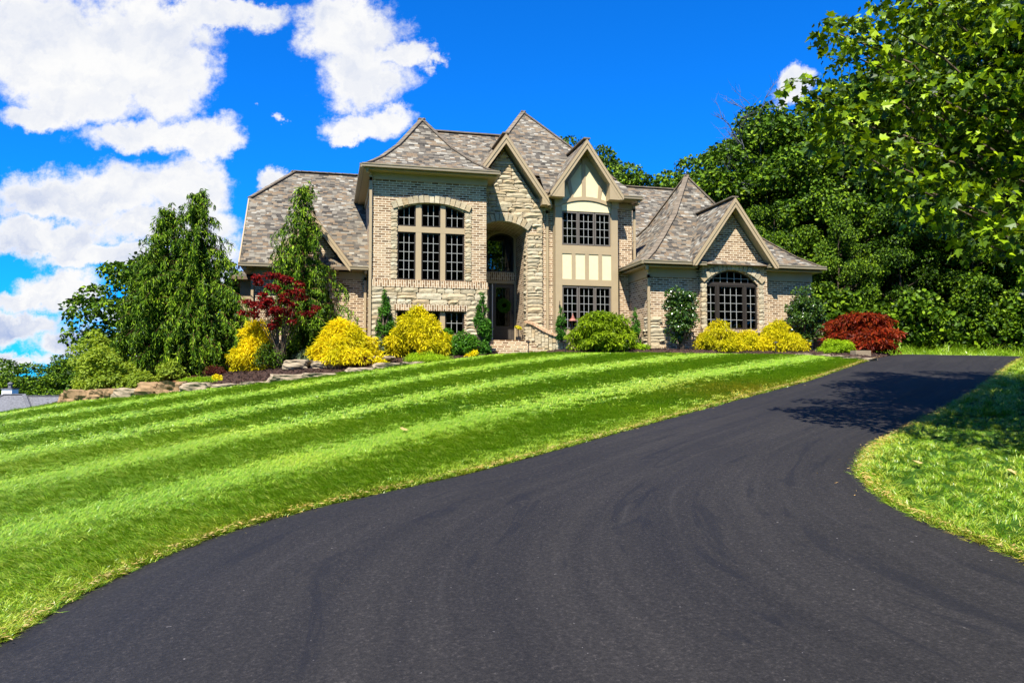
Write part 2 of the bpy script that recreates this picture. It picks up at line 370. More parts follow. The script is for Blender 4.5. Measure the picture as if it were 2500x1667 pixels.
M['straw'] = leafmat('dry_straw', [(.50, .33, .10), (.58, .42, .17), (.36, .22, .07)], .2, .8, .1)
# ------------------------------------------------------------------ the land (r to the right, d away, in the driveway's own axes)
cY, sY = math.cos(YAW), math.sin(YAW)
def W(r, d): return r*cY+d*sY, -r*sY+d*cY
def RD(X, Y): return X*cY-Y*sY, X*sY+Y*cY
def softp(t, w): return w*np.logaddexp(0, np.asarray(t, dtype=float)/w)
def ter(r, d):
    r = np.asarray(r, dtype=float); d = np.asarray(d, dtype=float)
    de = 24.-softp(24.-d, .9)
    z = .112*de-.094*softp(-r, 1.5)-.016*softp(r, 1.5)
    q = softp(-(r+12.2)*.85+(d-18.5)*.53-1.0, .8)
    z = z-6*(1-np.exp(-.075*q))
    return np.clip(z, -9, 3)+.5*np.clip((d-70)/200, 0, 1)
def gz(r, d): return float(ter(r, d))
def inpoly(px, py, poly):
    px = np.asarray(px); py = np.asarray(py); ins = np.zeros(px.shape, bool); n = len(poly)
    for i in range(n):
        x0, y0 = poly[i]; x1, y1 = poly[(i+1) % n]
        c = ((y0 > py) != (y1 > py)) & (px < (x1-x0)*(py-y0)/((y1-y0) if y1 != y0 else 1e-9)+x0)
        ins ^= c
    return ins
def pdist(px, py, line):
    best = np.full(np.shape(px), 1e9)
    for (x0, y0), (x1, y1) in zip(line[:-1], line[1:]):
        dx, dy = x1-x0, y1-y0; t = np.clip(((px-x0)*dx+(py-y0)*dy)/(dx*dx+dy*dy), 0, 1)
        best = np.minimum(best, np.hypot(px-x0-t*dx, py-y0-t*dy))
    return best
def smooth_line(pts, n):
    """Catmull-Rom through the points, n samples evenly spaced"""
    p = np.array([2*np.array(pts[0])-pts[1]]+[np.array(q) for q in pts]+[2*np.array(pts[-1])-pts[-2]])
    o = []
    for i in range(1, len(p)-2):
        for t in np.linspace(0, 1, 24, endpoint=False):
            a, b, c, d = p[i-1], p[i], p[i+1], p[i+2]
            o.append(.5*((2*b)+(c-a)*t+(2*a-5*b+4*c-d)*t*t+(3*b-a-3*c+d)*t**3))
    o.append(p[-2]); o = np.array(o)
    s = np.concatenate(([0], np.cumsum(np.hypot(*np.diff(o, axis=0).T)))); q = np.linspace(0, s[-1], n)
    return np.stack([np.interp(q, s, o[:, 0]), np.interp(q, s, o[:, 1])], 1)
EDGE_L = [(-7,-4),(-4.6,-1),(-3.3,1.5),(-2.95,3.),(-2.79,4.32),(-2.67,5.12),(-2.3,5.98),(-1.74,6.6),(-1.09,7.1),(-.33,7.7),(.6,8.72),(1.84,10.22),(3.67,12.56),(5.75,15.28),(8.44,19.24),(10.2,21.8),(11.6,23.8),(12.6,25.6)]
EDGE_R = [(12,-3),(8,.2),(5.2,2.),(3.9,3.4),(3.35,4.4),(3.18,5.2),(3.05,5.8),(3.03,6.36),(3.2,7.2),(3.48,7.84),(3.9,8.5),(4.93,9.8),(6.05,11.14),(8.25,13.88),(11.21,17.84),(14.47,22.2),(16.3,24.6),(17.2,26.2)]
NL = 170
eL = smooth_line(EDGE_L, NL); eR = smooth_line(EDGE_R, NL)
DRIVE = [tuple(p) for p in eL]+[tuple(p) for p in eR[::-1]]
# ground sheet
def grid_axis(lo, hi, far):
    a = list(np.arange(lo, hi, .5)); s = .8; x = hi
    while x < far: a.append(x); x += s; s *= 1.3
    a.append(far); x = lo-.5; s = .8; b = []
    while x > -far: b.append(x); x -= s; s *= 1.3
    b.append(-far)
    return np.array(b[::-1]+a)
ra = grid_axis(-22, 24, 2500); da = grid_axis(-6, 34, 2500)
RR, DD = np.meshgrid(ra, da); ZZ = ter(RR, DD)
indr = inpoly(RR, DD, DRIVE); dd_ = np.minimum(pdist(RR, DD, [tuple(p) for p in eL[::3]]), pdist(RR, DD, [tuple(p) for p in eR[::3]]))
ZZ = ZZ-np.where(indr, .10*np.clip(dd_/.6, 0, 1), 0)
XX, YY = W(RR, DD); nx, ny = len(ra), len(da)
idx = np.arange(nx*ny).reshape(ny, nx)
F = np.stack([idx[:-1, :-1], idx[:-1, 1:], idx[1:, 1:], idx[1:, :-1]], -1).reshape(-1, 4)
m, nt, b = newmat('ground_turf'); g = nd(nt, 'ShaderNodeNewGeometry')
n1 = noi(nt, g.outputs['Position'], 5., 8., .7); n2 = noi(nt, g.outputs['Position'], .15, 4., .6)
c = mixc(nt, .5, ramp(nt, n1.outputs[0], [(.3, (.008, .022, .002)), (.7, (.03, .07, .004))]), ramp(nt, n2.outputs[0], [(.3, (.02, .06, .005)), (.7, (.05, .12, .01))]))
lk(nt, c, b.inputs['Base Color']); b.inputs['Roughness'].default_value = .95; b.inputs['Specular IOR Level'].default_value = .1
bump(nt, b, n1.outputs[0], .8, .05)
tag(link('ground', npmesh('ground', np.stack([XX, YY, ZZ], -1), F, m, [4]*len(F), smooth=True)), kind='structure')
# driveway
NU = 26; tt = np.linspace(0, 1, NU)
G = eL[:, None, :]*(1-tt)[None, :, None]+eR[:, None, :]*tt[None, :, None]
gzv = ter(G[..., 0], G[..., 1])+.022-.03*(np.abs(tt-.5)*2)[None, :]**10
GX, GY = W(G[..., 0], G[..., 1])
idx = np.arange(NL*NU).reshape(NL, NU)
F = np.stack([idx[:-1, :-1], idx[:-1, 1:], idx[1:, 1:], idx[1:, :-1]], -1).reshape(-1, 4)
vlen = np.concatenate(([0], np.cumsum(np.hypot(*np.diff((eL+eR)/2, axis=0).T))))
UVv = np.stack(np.broadcast_arrays((tt*4.5)[None, :], vlen[:, None]), -1).reshape(-1, 2)
m, nt, b = newmat('asphalt'); g = nd(nt, 'ShaderNodeNewGeometry'); PP = g.outputs['Position']
uvn = nd(nt, 'ShaderNodeUVMap')
st = noi(nt, vmth(nt, 'MULTIPLY', uvn.outputs[0], (2.6, .16, 1)), 1., 7., .62, .6)
st2 = noi(nt, vmth(nt, 'MULTIPLY', uvn.outputs[0], (11., .35, 1)), 1., 5., .6, .3)
st3 = noi(nt, vmth(nt, 'MULTIPLY', uvn.outputs[0], (3.2, .55, 1)), 1., 4., .6, 1.4)
ag = nd(nt, 'ShaderNodeTexVoronoi'); ag.inputs['Scale'].default_value = 85.; lk(nt, PP, ag.inputs['Vector'])
agn = noi(nt, PP, 42., 4., .85); big = noi(nt, PP, .35, 4., .55)
base = ramp(nt, st.outputs[0], [(.28, (.0138, .0124, .0114)), (.5, (.0165, .0148, .0136)), (.72, (.0205, .0184, .0170))])
base = mixc(nt, .45, base, ramp(nt, st2.outputs[0], [(.34, (.74, .74, .76)), (.55, (1, 1, 1)), (.74, (1.25, 1.23, 1.22))]), 'MULTIPLY')
base = mixc(nt, .8, base, ramp(nt, big.outputs[0], [(.3, (.78, .78, .8)), (.7, (1.15, 1.14, 1.13))]), 'MULTIPLY')
base = mixc(nt, .9, base, ramp(nt, agn.outputs[0], [(.28, (.35, .35, .35)), (.46, (.85, .85, .85)), (.58, (1.3, 1.29, 1.28)), (.70, (3.4, 3.3, 3.2))]), 'MULTIPLY')
scuff = mth(nt, 'MULTIPLY', sstep(nt, st3.outputs[0], .58, .64), .5)
base = mixc(nt, scuff, base, (.006, .006, .008))
pale = mth(nt, 'MULTIPLY', sstep(nt, st2.outputs[0], .62, .76), .35); base = mixc(nt, pale, base, (.04, .038, .037))
speck = noi(nt, PP, 30., 2., .5); base = mixc(nt, sstep(nt, speck.outputs[0], .755, .775), base, (.11, .10, .095))
lk(nt, base, b.inputs['Base Color']); b.inputs['Specular IOR Level'].default_value = .24
lk(nt, ramp(nt, st.outputs[0], [(.3, (.62,)*3), (.7, (.8,)*3)]), b.inputs['Roughness'])
bump(nt, b, mth(nt, 'ADD', agn.outputs[0], mth(nt, 'MULTIPLY', ag.outputs['Distance'], .6)), .65, .006)
tag(link('driveway', npmesh('driveway', np.stack([GX, GY, gzv], -1), F, m, [4]*len(F), UVv[F.ravel()], True)), kind='structure')

# planting beds
BED_L = [(-11.9,19.6),(-10.9,19.75),(-10.34,19.75),(-8.94,19.16),(-6.81,19.16),(-5.21,19.58),(-3.74,20.5),(-3.03,21.1),(-1.65,21.66),(-.55,22.6),(-.3,23.6),(-2,23.9),(-4.6,24.2),(-5.2,26),(-9.6,26.5),(-12.6,24.5),(-12.6,21.)]
BED_R = [(.95,22.65),(2.8,22.45),(5.3,22.4),(7.87,22.5),(8.73,22.1),(9.36,20.75),(10.0,21.3),(11.2,23.1),(12.1,25.),(11.6,26.4),(10.2,27.),(8.9,25.2),(8.6,23.9),(3.2,25.),(2.6,24.2),(1.1,23.6)]
m, nt, b = newmat('mulch'); g = nd(nt, 'ShaderNodeNewGeometry')
n1 = noi(nt, g.outputs['Position'], 22., 6., .75, 1.5); n2 = noi(nt, g.outputs['Position'], .8, 3.)
sepx = nd(nt, 'ShaderNodeSeparateXYZ'); lk(nt, g.outputs['Position'], sepx.inputs[0])
red = mth(nt, 'MULTIPLY', sstep(nt, sepx.outputs[0], -2.6, -4.6), sstep(nt, n2.outputs[0], .3, .5))
c = ramp(nt, n1.outputs[0], [(.3, (.006, .003, .002)), (.5, (.040, .016, .007)), (.7, (.14, .058, .026))])
c = mixc(nt, red, c, ramp(nt, n1.outputs[0], [(.3, (.04, .012, .003)), (.5, (.22, .075, .016)), (.7, (.40, .16, .04))]))
lk(nt, c, b.inputs['Base Color']); b.inputs['Roughness'].default_value = .95; bump(nt, b, n1.outputs[0], 1., .05)
M['mulch'] = m
def bed(name, poly, lift):
    rs = np.arange(min(p[0] for p in poly), max(p[0] for p in poly)+.1, .1); ds = np.arange(min(p[1] for p in poly), max(p[1] for p in poly)+.1, .1)
    A, B = np.meshgrid(rs, ds); ins = inpoly(A, B, poly); e = pdist(A, B, poly+[poly[0]])
    nz = np.array([[mnoise.noise((a*4, bb*4, 3.3)) for a, bb in zip(ar, br)] for ar, br in zip(A, B)])
    nz2 = rng.normal(0, .012, A.shape)
    Z = ter(A, B)+np.where(ins, lift*np.clip(e/(.5 if lift < .1 else 1.3), 0, 1)+.02*nz+nz2+.02, -.03); X, Y = W(A, B)
    id_ = np.arange(A.size).reshape(A.shape)
    F = np.stack([id_[:-1, :-1], id_[:-1, 1:], id_[1:, 1:], id_[1:, :-1]], -1).reshape(-1, 4)
    keep = ins.ravel()[F].sum(1) >= 2; F = F[keep]
    return tag(link(name, npmesh(name, np.stack([X, Y, Z], -1), F, M['mulch'], [4]*len(F), smooth=False)), kind='structure')
def bedlift(r, d):
    for p, l, w_ in ((BED_L, .17, 1.3), (BED_R, .06, .5)):
        if inpoly(np.array([r]), np.array([d]), p)[0]: return l*min(1., float(pdist(np.array([r]), np.array([d]), p+[p[0]])[0])/w_)
    return 0.
bed('mulch_bed', BED_L, .17); bed('mulch_bed', BED_R, .06)

V = []; F = []
for poly, n_ in ((BED_L, 16000), (BED_R, 5000)):
    rr_ = rng.uniform(min(p[0] for p in poly), max(p[0] for p in poly), n_); dd = rng.uniform(min(p[1] for p in poly), min(23.5, max(p[1] for p in poly)), n_); k = inpoly(rr_, dd, poly)
    for r, d in zip(rr_[k], dd[k]):
        x, y = W(r, d); z = gz(r, d)+bedlift(r, d)+.03; a = random.uniform(0, 6.28); l = random.uniform(.03, .085); w_ = random.uniform(.008, .02); t = random.uniform(-.4, .6)
        c_, s_ = math.cos(a)*l, math.sin(a)*l; e_, f_ = -math.sin(a)*w_, math.cos(a)*w_; i = len(V)
        V += [(x, y, z), (x+c_, y+s_, z+t*l), (x+c_+e_, y+s_+f_, z+t*l+random.uniform(0, .012)), (x+e_, y+f_, z+.008)]; F += [i, i+1, i+2, i+3]
tag(link('mulch_chips', npmesh('mulch_chips', V, F, M['mulch'], [4]*(len(F)//4))), kind='stuff')
# ------------------------------------------------------------------ turf: tufts set out point by point, combed into mowing stripes
def blade_tuft(name, nb, rad, h, wd, lean, mat, seed, curl=.5, spread=.5):
    rg = np.random.default_rng(seed); V = []; F = []; sz = []
    for k in range(nb):
        a = rg.uniform(0, 2*math.pi); rr = rad*math.sqrt(rg.uniform()); x, y = rr*math.cos(a), rr*math.sin(a)
        hh = h*rg.uniform(.6, 1.15); az = rg.normal(0, spread); ln = lean*rg.uniform(.5, 1.4)
        dx, dy = math.cos(az)*ln, math.sin(az)*ln; yaw = az+math.pi/2+rg.normal(0, .35); wx, wy = math.cos(yaw)*wd/2, math.sin(yaw)*wd/2
        b0 = len(V)
        for t, ww in ((0, 1.), (.55, .85), (1., 0.)):
            off = t*(1-curl)+curl*t*t; px, py, pz = x+dx*off*hh, y+dy*off*hh, hh*t*(1-.22*ln*t)
            if ww: V += [(px-wx*ww, py-wy*ww, pz), (px+wx*ww, py+wy*ww, pz)]
            else: V.append((px, py, pz))
        F += [b0, b0+1, b0+3, b0+2, b0+2, b0+3, b0+4]; sz += [4, 3]
    o = bpy.data.objects.new(name, npmesh(name, V, F, mat, sz)); return o
def scatter(name, pts, rot, scl, tufts, extra=None, kind='stuff'):
    me = bpy.data.meshes.new(name); n = len(pts)
    me.vertices.add(n); me.vertices.foreach_set('co', np.asarray(pts, dtype=np.float32).ravel())
    def at(nm, t, k, v): a = me.attributes.new(nm, t, 'POINT'); a.data.foreach_set(k, np.ascontiguousarray(v).ravel())
    at('rot', 'FLOAT_VECTOR', 'vector', np.asarray(rot, dtype=np.float32)); at('scl', 'FLOAT_VECTOR', 'vector', np.asarray(scl, dtype=np.float32))
    at('idx', 'INT', 'value', rng.integers(0, len(tufts), n).astype(np.int32))
    at('tone', 'FLOAT', 'value', np.asarray(extra if extra is not None else np.zeros(n), dtype=np.float32))
    o = link(name, me); tag(o, kind=kind)
    ng = bpy.data.node_groups.new(name, 'GeometryNodeTree')
    ng.interface.new_socket('Geometry', in_out='INPUT', socket_type='NodeSocketGeometry'); ng.interface.new_socket('Geometry', in_out='OUTPUT', socket_type='NodeSocketGeometry')
    gi = ng.nodes.new('NodeGroupInput'); go = ng.nodes.new('NodeGroupOutput'); ip = ng.nodes.new('GeometryNodeInstanceOnPoints')
    jn = ng.nodes.new('GeometryNodeJoinGeometry')
    for t in tufts:
        oi = ng.nodes.new('GeometryNodeObjectInfo'); oi.inputs['Object'].default_value = t; oi.inputs['As Instance'].default_value = True
        ng.links.new(oi.outputs['Geometry'], jn.inputs[0])
    def na(nm, ty):
        k = ng.nodes.new('GeometryNodeInputNamedAttribute'); k.data_type = ty; k.inputs[0].default_value = nm; return k.outputs[0]
    e2r = ng.nodes.new('FunctionNodeEulerToRotation'); ng.links.new(na('rot', 'FLOAT_VECTOR'), e2r.inputs[0])
    ng.links.new(gi.outputs[0], ip.inputs['Points']); ng.links.new(jn.outputs[0], ip.inputs['Instance']); ip.inputs['Pick Instance'].default_value = True
    ng.links.new(na('idx', 'INT'), ip.inputs['Instance Index']); ng.links.new(e2r.outputs[0], ip.inputs['Rotation']); ng.links.new(na('scl', 'FLOAT_VECTOR'), ip.inputs['Scale'])
    ng.links.new(ip.outputs[0], go.inputs[0])
    md = o.modifiers.new('tufts', 'NODES'); md.node_group = ng
    return o
def grassmat():
    m, nt, b = newmat('grass_blade'); g = nd(nt, 'ShaderNodeNewGeometry'); oi = nd(nt, 'ShaderNodeObjectInfo')
    a = nd(nt, 'ShaderNodeAttribute', attribute_type='INSTANCER', attribute_name='tone')
    c = ramp(nt, g.outputs['Random Per Island'], [(0, (.058, .165, .0015)), (.35, (.135, .285, .0015)), (.7, (.22, .36, .005)), (.93, (.33, .43, .05)), (1, (.50, .42, .10))])
    n = noi(nt, g.outputs['Position'], .55, 5., .65)
    c = mixc(nt, .75, c, ramp(nt, n.outputs[0], [(.3, (.72, .85, .7)), (.55, (1, 1, 1)), (.75, (1.3, 1.12, 1.1))]), 'MULTIPLY')
    c = mixc(nt, mth(nt, 'MULTIPLY', a.outputs['Fac'], mth(nt, 'GREATER_THAN', g.outputs['Random Per Island'], .35)), c, (.46, .34, .045))
    lk(nt, c, b.inputs['Base Color']); b.inputs['Roughness'].default_value = .36; b.inputs['Specular IOR Level'].default_value = .45
    t = nd(nt, 'ShaderNodeBsdfTranslucent'); lk(nt, mixc(nt, 1., c, (1.15, 1.25, .5), 'MULTIPLY'), t.inputs[0])
    mx = nd(nt, 'ShaderNodeMixShader'); mx.inputs[0].default_value = .16
    lk(nt, b.outputs[0], mx.inputs[1]); lk(nt, t.outputs[0], mx.inputs[2]); lk(nt, mx.outputs[0], nt.nodes['Material Output'].inputs[0])
    return m
M['grass'] = grassmat()
T_near = [blade_tuft('grass_tuft', 24, .055, .066, .0045, .95, M['grass'], k) for k in range(5)]
T_far = [blade_tuft('grass_tuft_wide', 36, .11, .075, .009, .95, M['grass'], 50+k) for k in range(4)]
T_tall = [blade_tuft('tall_grass_tuft', 16, .10, .16, .007, .9, M['grass'], 80+k, .8, .9) for k in range(4)]
SU = np.array([.64, .768])   # stripes run this way (r, d)
SN = np.array([-SU[1], SU[0]])
def lawn_points(n, r0, r1, d0, d1, excl, dens):
    r = rng.uniform(r0, r1, n); d = rng.uniform(d0, d1, n)
    k = rng.uniform(0, 1, n) < dens(r, d)
    r, d = r[k], d[k]
    ok = ~inpoly(r, d, DRIVE)
    for p in excl: ok &= ~inpoly(r, d, p)
    return r[ok], d[ok]
def stripe_sign(r, d):
    q = r*SN[0]+d*SN[1]; jit = np.array([mnoise.noise((a*.5, bb*.5, 1.7)) for a, bb in zip(r, d)])*.025
    return np.cos((q-SPH+jit)*math.pi/SWD)
SPH, SWD = 7.35, 1.25
PORCH = [(-.6,22.8),(.75,22.8),(1.2,24.2),(-.3,24.4)]
def vis(r, d): return (np.abs(r) < .70*d+1.5)
def put_turf(name, r, d, tufts, base_s, lean, hs=.66, tone=None):
    sg = stripe_sign(r, d); sg = sg+.35*np.cos(3*np.arccos(np.clip(sg, -1, 1)))*(sg > 0)
    X, Y = W(r, d); Z = ter(r, d)-.004
    # lean direction: away from / toward the lower end of the mown stripe
    az = math.atan2(*(lambda v: (v[1], v[0]))(np.array(W(*SUV))-np.array(W(0, 0))))
    n = len(r); up_ = sg*1.2+rng.normal(0, .48, n) < .04; el = np.where(up_, -.02, lean*.1)+rng.normal(0, .12, n)
    rot = np.zeros((n, 3)); rot[:, 1] = el; rot[:, 2] = az+np.where(up_, math.pi, 0)+rng.normal(0, .42, n)
    s = base_s*rng.uniform(.8, 1.25, n); scl = np.stack([s, s, s*hs*rng.uniform(.85, 1.15, n)], 1)
    return scatter(name, np.stack([X, Y, Z], 1), rot, scl, tufts, tone)
SUV = (.64, .768)
Ld = lambda r, d: np.where(vis(r, d), np.clip(1.15-.055*d, .22, 1.), .0)
dryedge = lambda r, d, e: np.clip(1-pdist(r, d, e)/.45, 0, 1)**1.3
eLl = [tuple(p) for p in eL[::2]]; eRl = [tuple(p) for p in eR[::2]]
r, d = lawn_points(170000, -9.5, 4.5, 2.5, 11.5, [BED_L, BED_R], lambda r, d: np.where(vis(r, d) & (r < 3.5*(d > 7)+(.8*d-6)*(d <= 7)), np.clip(1.2-.07*d, .3, 1), 0))
ok = r < np.interp(d, [p[1] for p in EDGE_L], [p[0] for p in EDGE_L]); r, d = r[ok], d[ok]
put_turf('lawn', r, d, T_near, 1., .75, .68, dryedge(r, d, eLl)*.3)
r, d = lawn_points(90000, -16, 11, 11, 26, [BED_L, BED_R, PORCH], lambda r, d: np.where(vis(r, d), .8, 0))
ok = r < np.interp(d, [p[1] for p in EDGE_L], [p[0] for p in EDGE_L]); r, d = r[ok], d[ok]
patch = np.exp(-((r-4.2)**2+(d-13.6)**2)/2.2)*.7
put_turf('lawn', r, d, T_far, .85, .9, .66, np.clip(dryedge(r, d, eLl)*.4+patch, 0, .9))
r, d = lawn_points(170000, 3, 24, 3.2, 27, [BED_R], lambda r, d: np.where(vis(r, d), np.clip(1.1-.075*d, .16, 1), 0))
ok = r > np.interp(d, [p[1] for p in EDGE_R[4:]], [p[0] for p in EDGE_R[4:]]); r, d = r[ok], d[ok]
n_ = len(r); X, Y = W(r, d); sc_ = np.where(d > 11, 1.5, .9)*rng.uniform(.75, 1.2, n_)
scatter('lawn', np.stack([X, Y, ter(r, d)-.004], 1), np.stack([rng.normal(0, .2, n_), rng.normal(.1, .25, n_), rng.uniform(0, 6.28, n_)], 1), np.stack([sc_, sc_, sc_*.9], 1), T_near,
        np.clip(.10+rng.normal(0, .10, n_)+.3*dryedge(r, d, eRl), 0, 1))
# longer blades hanging over the asphalt edge, and dry clippings on it
def edge_tufts(line, side, n, dmin, dmax):
    ln = np.array(line); s = np.concatenate(([0], np.cumsum(np.hypot(*np.diff(ln, axis=0).T))))
    q = rng.uniform(0, s[-1], n*3); r = np.interp(q, s, ln[:, 0]); d = np.interp(q, s, ln[:, 1])
    k = (d > dmin) & (d < dmax); q, r, d = q[k][:n], r[k][:n], d[k][:n]
    tx = np.interp(q+.05, s, ln[:, 0])-r; ty = np.interp(q+.05, s, ln[:, 1])-d; L = np.hypot(tx, ty); nx_, ny_ = -ty/L*side, tx/L*side
    return r, d, nx_, ny_
for line, side in ((eL, 1), (eR, -1)):
    r, d, nx_, ny_ = edge_tufts(line, side, 2600, 2.8, 21)
    off = np.abs(rng.normal(.05, .07, len(r))); X, Y = W(r+nx_*off, d+ny_*off); n_ = len(r)
    wx, wy = W(-nx_, -ny_); az = np.arctan2(wy, wx)
    rot = np.stack([np.zeros(n_), rng.normal(.35, .25, n_), az+rng.normal(0, .6, n_)], 1); s_ = rng.uniform(.3, .68, n_)
    scatter('lawn_edge', np.stack([X, Y, ter(r, d)-.01], 1), rot, np.stack([s_, s_, s_*.8], 1), T_tall, (rng.uniform(0, 1, n_) < .22)*rng.uniform(.4, .9, n_))
V = []; F = []; 
for line, side in ((eL, 1), (eR, -1)):
    r, d, nx_, ny_ = edge_tufts(line, side, 3800, 2.8, 22)
    off = -rng.normal(-.005, .035, len(r))-np.where(rng.uniform(0, 1, len(r)) < .012, rng.uniform(0, .4, len(r)), 0)
    for a, bb, zz, an, l in zip(*W(r+nx_*off, d+ny_*off), ter(r, d), rng.uniform(0, 6.28, len(r)), rng.uniform(.02, .06, len(r))):
        dx, dy = math.cos(an)*l, math.sin(an)*l; wv_ = .0028; k = len(V); z0 = zz+.02+rng.uniform(0, .022)
        V += [(a, bb, z0), (a+dx*.5-dy*wv_/l, bb+dy*.5+dx*wv_/l, z0+.006), (a+dx, bb+dy, z0+rng.uniform(-.004, .012)), (a+dx*.5+dy*wv_/l, bb+dy*.5-dx*wv_/l, z0+.003)]
        F += [k, k+1, k+2, k+3]
tag(link('dry_clippings', npmesh('dry_clippings', V, F, M['straw'], [4]*(len(F)//4))), kind='stuff')
# rough tall grass in front of the wood
n_ = 5200; r = rng.uniform(10.8, 24, n_); d = rng.uniform(26.6, 32, n_); X, Y = W(r, d); s_ = rng.uniform(1.6, 3.6, n_)*np.clip((d-26)/2.5, .35, 1.)
scatter('rough_grass', np.stack([X, Y, ter(r, d)-.02], 1), np.stack([rng.normal(0, .2, n_), rng.normal(0, .25, n_), rng.uniform(0, 6.28, n_)], 1), np.stack([s_*1.2, s_*1.2, s_], 1), T_tall)
# ------------------------------------------------------------------ the house (X along the facade, Y back, Z up)
HX = (4.7, 23.0, 2.6)
H = thing('brick_house', HX, 'large brick and stone house with steep shingled roofs above the lawn', 'house')
def part(mb, name, mat, parent=None, **k): return mb.build(name, M[mat] if isinstance(mat, str) else mat, parent or H, **k)
def arcf(xc, hw, zs, zt):
    """segmental arch: height at x, springing zs at xc +- hw, crown zt"""
    s = zt-zs; rad = (hw*hw+s*s)/(2*s); zc = zt-rad
    return lambda x: zc+math.sqrt(max(rad*rad-(x-xc)**2, 0))
def toploop(x0, x1, z0, f, inset=0., n=14):
    """closed outline, flat sill and arched or flat head"""
    a, b_ = x0+inset, x1-inset
    if not callable(f): return [(a, z0+inset), (b_, z0+inset), (b_, f-inset), (a, f-inset)]
    return [(a, z0+inset), (b_, z0+inset)]+[(x, f(x)-inset) for x in np.linspace(b_, a, n)]
# stone laid in rough courses, each stone a rough-faced block
def roughbox(mb, x0, x1, z0, z1, y, proud, ax='y', depth=.08):
    nx_ = 3 if x1-x0 > .2 else 2; nz_ = 2
    P_ = {}
    for i in range(nx_+1):
        for j in range(nz_+1):
            ed = i in (0, nx_) or j in (0, nz_); cn = i in (0, nx_) and j in (0, nz_)
            x = x0+(x1-x0)*i/nx_+random.uniform(-.012, .012); z = z0+(z1-z0)*j/nz_+random.uniform(-.008, .008)
            if cn: x += .012*(1 if i == 0 else -1); z += .008*(1 if j == 0 else -1)
            yy = y-proud*(.45 if ed else random.uniform(.75, 1.25))
            P_[i, j] = (x, yy, z) if ax == 'y' else (yy, x, z)
    def back(p): return (p[0], y+depth, p[2]) if ax == 'y' else (y+depth, p[1], p[2])
    k0 = len(mb.v); keys = list(P_); ix = {k: k0+n for n, k in enumerate(keys)}
    mb.v += [P_[k] for k in keys]; mb.v += [back(P_[k]) for k in keys]; bo = len(keys)
    def q(*f): mb.f.append(list(f)); mb.uv += [(0, 0)]*len(f)
    for i in range(nx_):
        for j in range(nz_):
            q(ix[i, j], ix[i+1, j], ix[i+1, j+1], ix[i, j+1])
    per = [(i, 0) for i in range(nx_)]+[(nx_, j) for j in range(nz_)]+[(i, nz_) for i in range(nx_, 0, -1)]+[(0, j) for j in range(nz_, 0, -1)]
    for a, b_ in zip(per, per[1:]+per[:1]): q(ix[a], ix[a]+bo, ix[b_]+bo, ix[b_])
def stonework(spans, z0, z1, y, mb=None, ax='y', hmin=.09, hmax=.2, lmin=.18, lmax=.62, proud=.035):
    """spans(zlo, zhi) -> list of (x0, x1) that the course may fill"""
    mb = mb or MB(); z = z0
    while z < z1-.04:
        h = min(random.uniform(hmin, hmax), z1-z)
        if z1-z-h < .06: h = z1-z
        for (a, b_) in spans(z, z+h):
            x = a
            while x < b_-.03:
                l = min(random.uniform(lmin, lmax)*(1.25 if h > .15 else .9), b_-x)
                if b_-x-l < .1: l = b_-x
                if h > .15 and random.random() < .3 and l > .2:
                    hh = h*random.uniform(.4, .6); roughbox(mb, x+.005, x+l-.005, z+.004, z+hh-.004, y, proud*random.uniform(.4, 1.5), ax); roughbox(mb, x+.005, x+l-.005, z+hh+.004, z+h-.004, y, proud*random.uniform(.4, 1.5), ax)
                else: roughbox(mb, x+.006, x+l-.006, z+.005, z+h-.005, y, proud*random.uniform(.3, 1.6), ax)
                x += l
        z += h
    return mb
def voussoirs(mb, f, x0, x1, y, th, n, proud=.04):
    xs = np.linspace(x0, x1, n+1)
    for a, b_ in zip(xs[:-1], xs[1:]):
        za, zb = f(a), f(b_); sl = (zb-za)/(b_-a); L = math.hypot(1, sl); nx_, nz_ = -sl/L*th, 1/L*th
        a2, b2 = a+.006, b_-.006; p = proud*random.uniform(.6, 1.3)
        t1, t2 = random.uniform(.92, 1.05), random.uniform(.92, 1.05)
        q = [(a2, za+.004), (b2, zb+.004), (b2+nx_*t2, zb+nz_*t2), (a2+nx_*t1, za+nz_*t1)]
        fr = [(x, y-p, z) for x, z in q]; bk = [(x, y+.06, z) for x, z in q]
        k = len(mb.v); mb.v += fr+bk
        for ff in ((0, 1, 2, 3), (4, 5, 1, 0), (5, 6, 2, 1), (6, 7, 3, 2), (7, 4, 0, 3)): mb.f.append([k+i for i in ff]); mb.uv += [(0, 0)]*4
def window(x0, x1, z0, f, y, cols, rows, fm='frame', fw_=.038, sash=True, name='window', parent=None, zrows=None):
    """a framed light: frame > pane, grille"""
    mb = MB(); mb.prism(toploop(x0, x1, z0, f), y-.03, y+.06, [toploop(x0, x1, z0, f, fw_)])
    o = part(mb, name, fm, parent)
    pm = MB(); pm.prism(toploop(x0, x1, z0, f, fw_-.004), y+.02, y+.03); pm.build('pane', M['glass'], o)
    gm = MB(); ft = f if callable(f) else (lambda x: f)
    a, b_ = x0+fw_, x1-fw_
    for i in range(1, cols):
        x = a+(b_-a)*i/cols; gm.box(x-.007, x+.007, y+.006, y+.019, z0+fw_, ft(x)-fw_)
    zt = (f(x0+.15) if callable(f) else f)-fw_
    zz = zrows or [z0+fw_+(zt-z0-fw_)*j/rows for j in range(1, rows)]
    for z in zz: gm.box(a, b_, y+.004, y+.017, z-.007, z+.007)
    if gm.f: gm.build('grille', M['grille'], o)
    return o
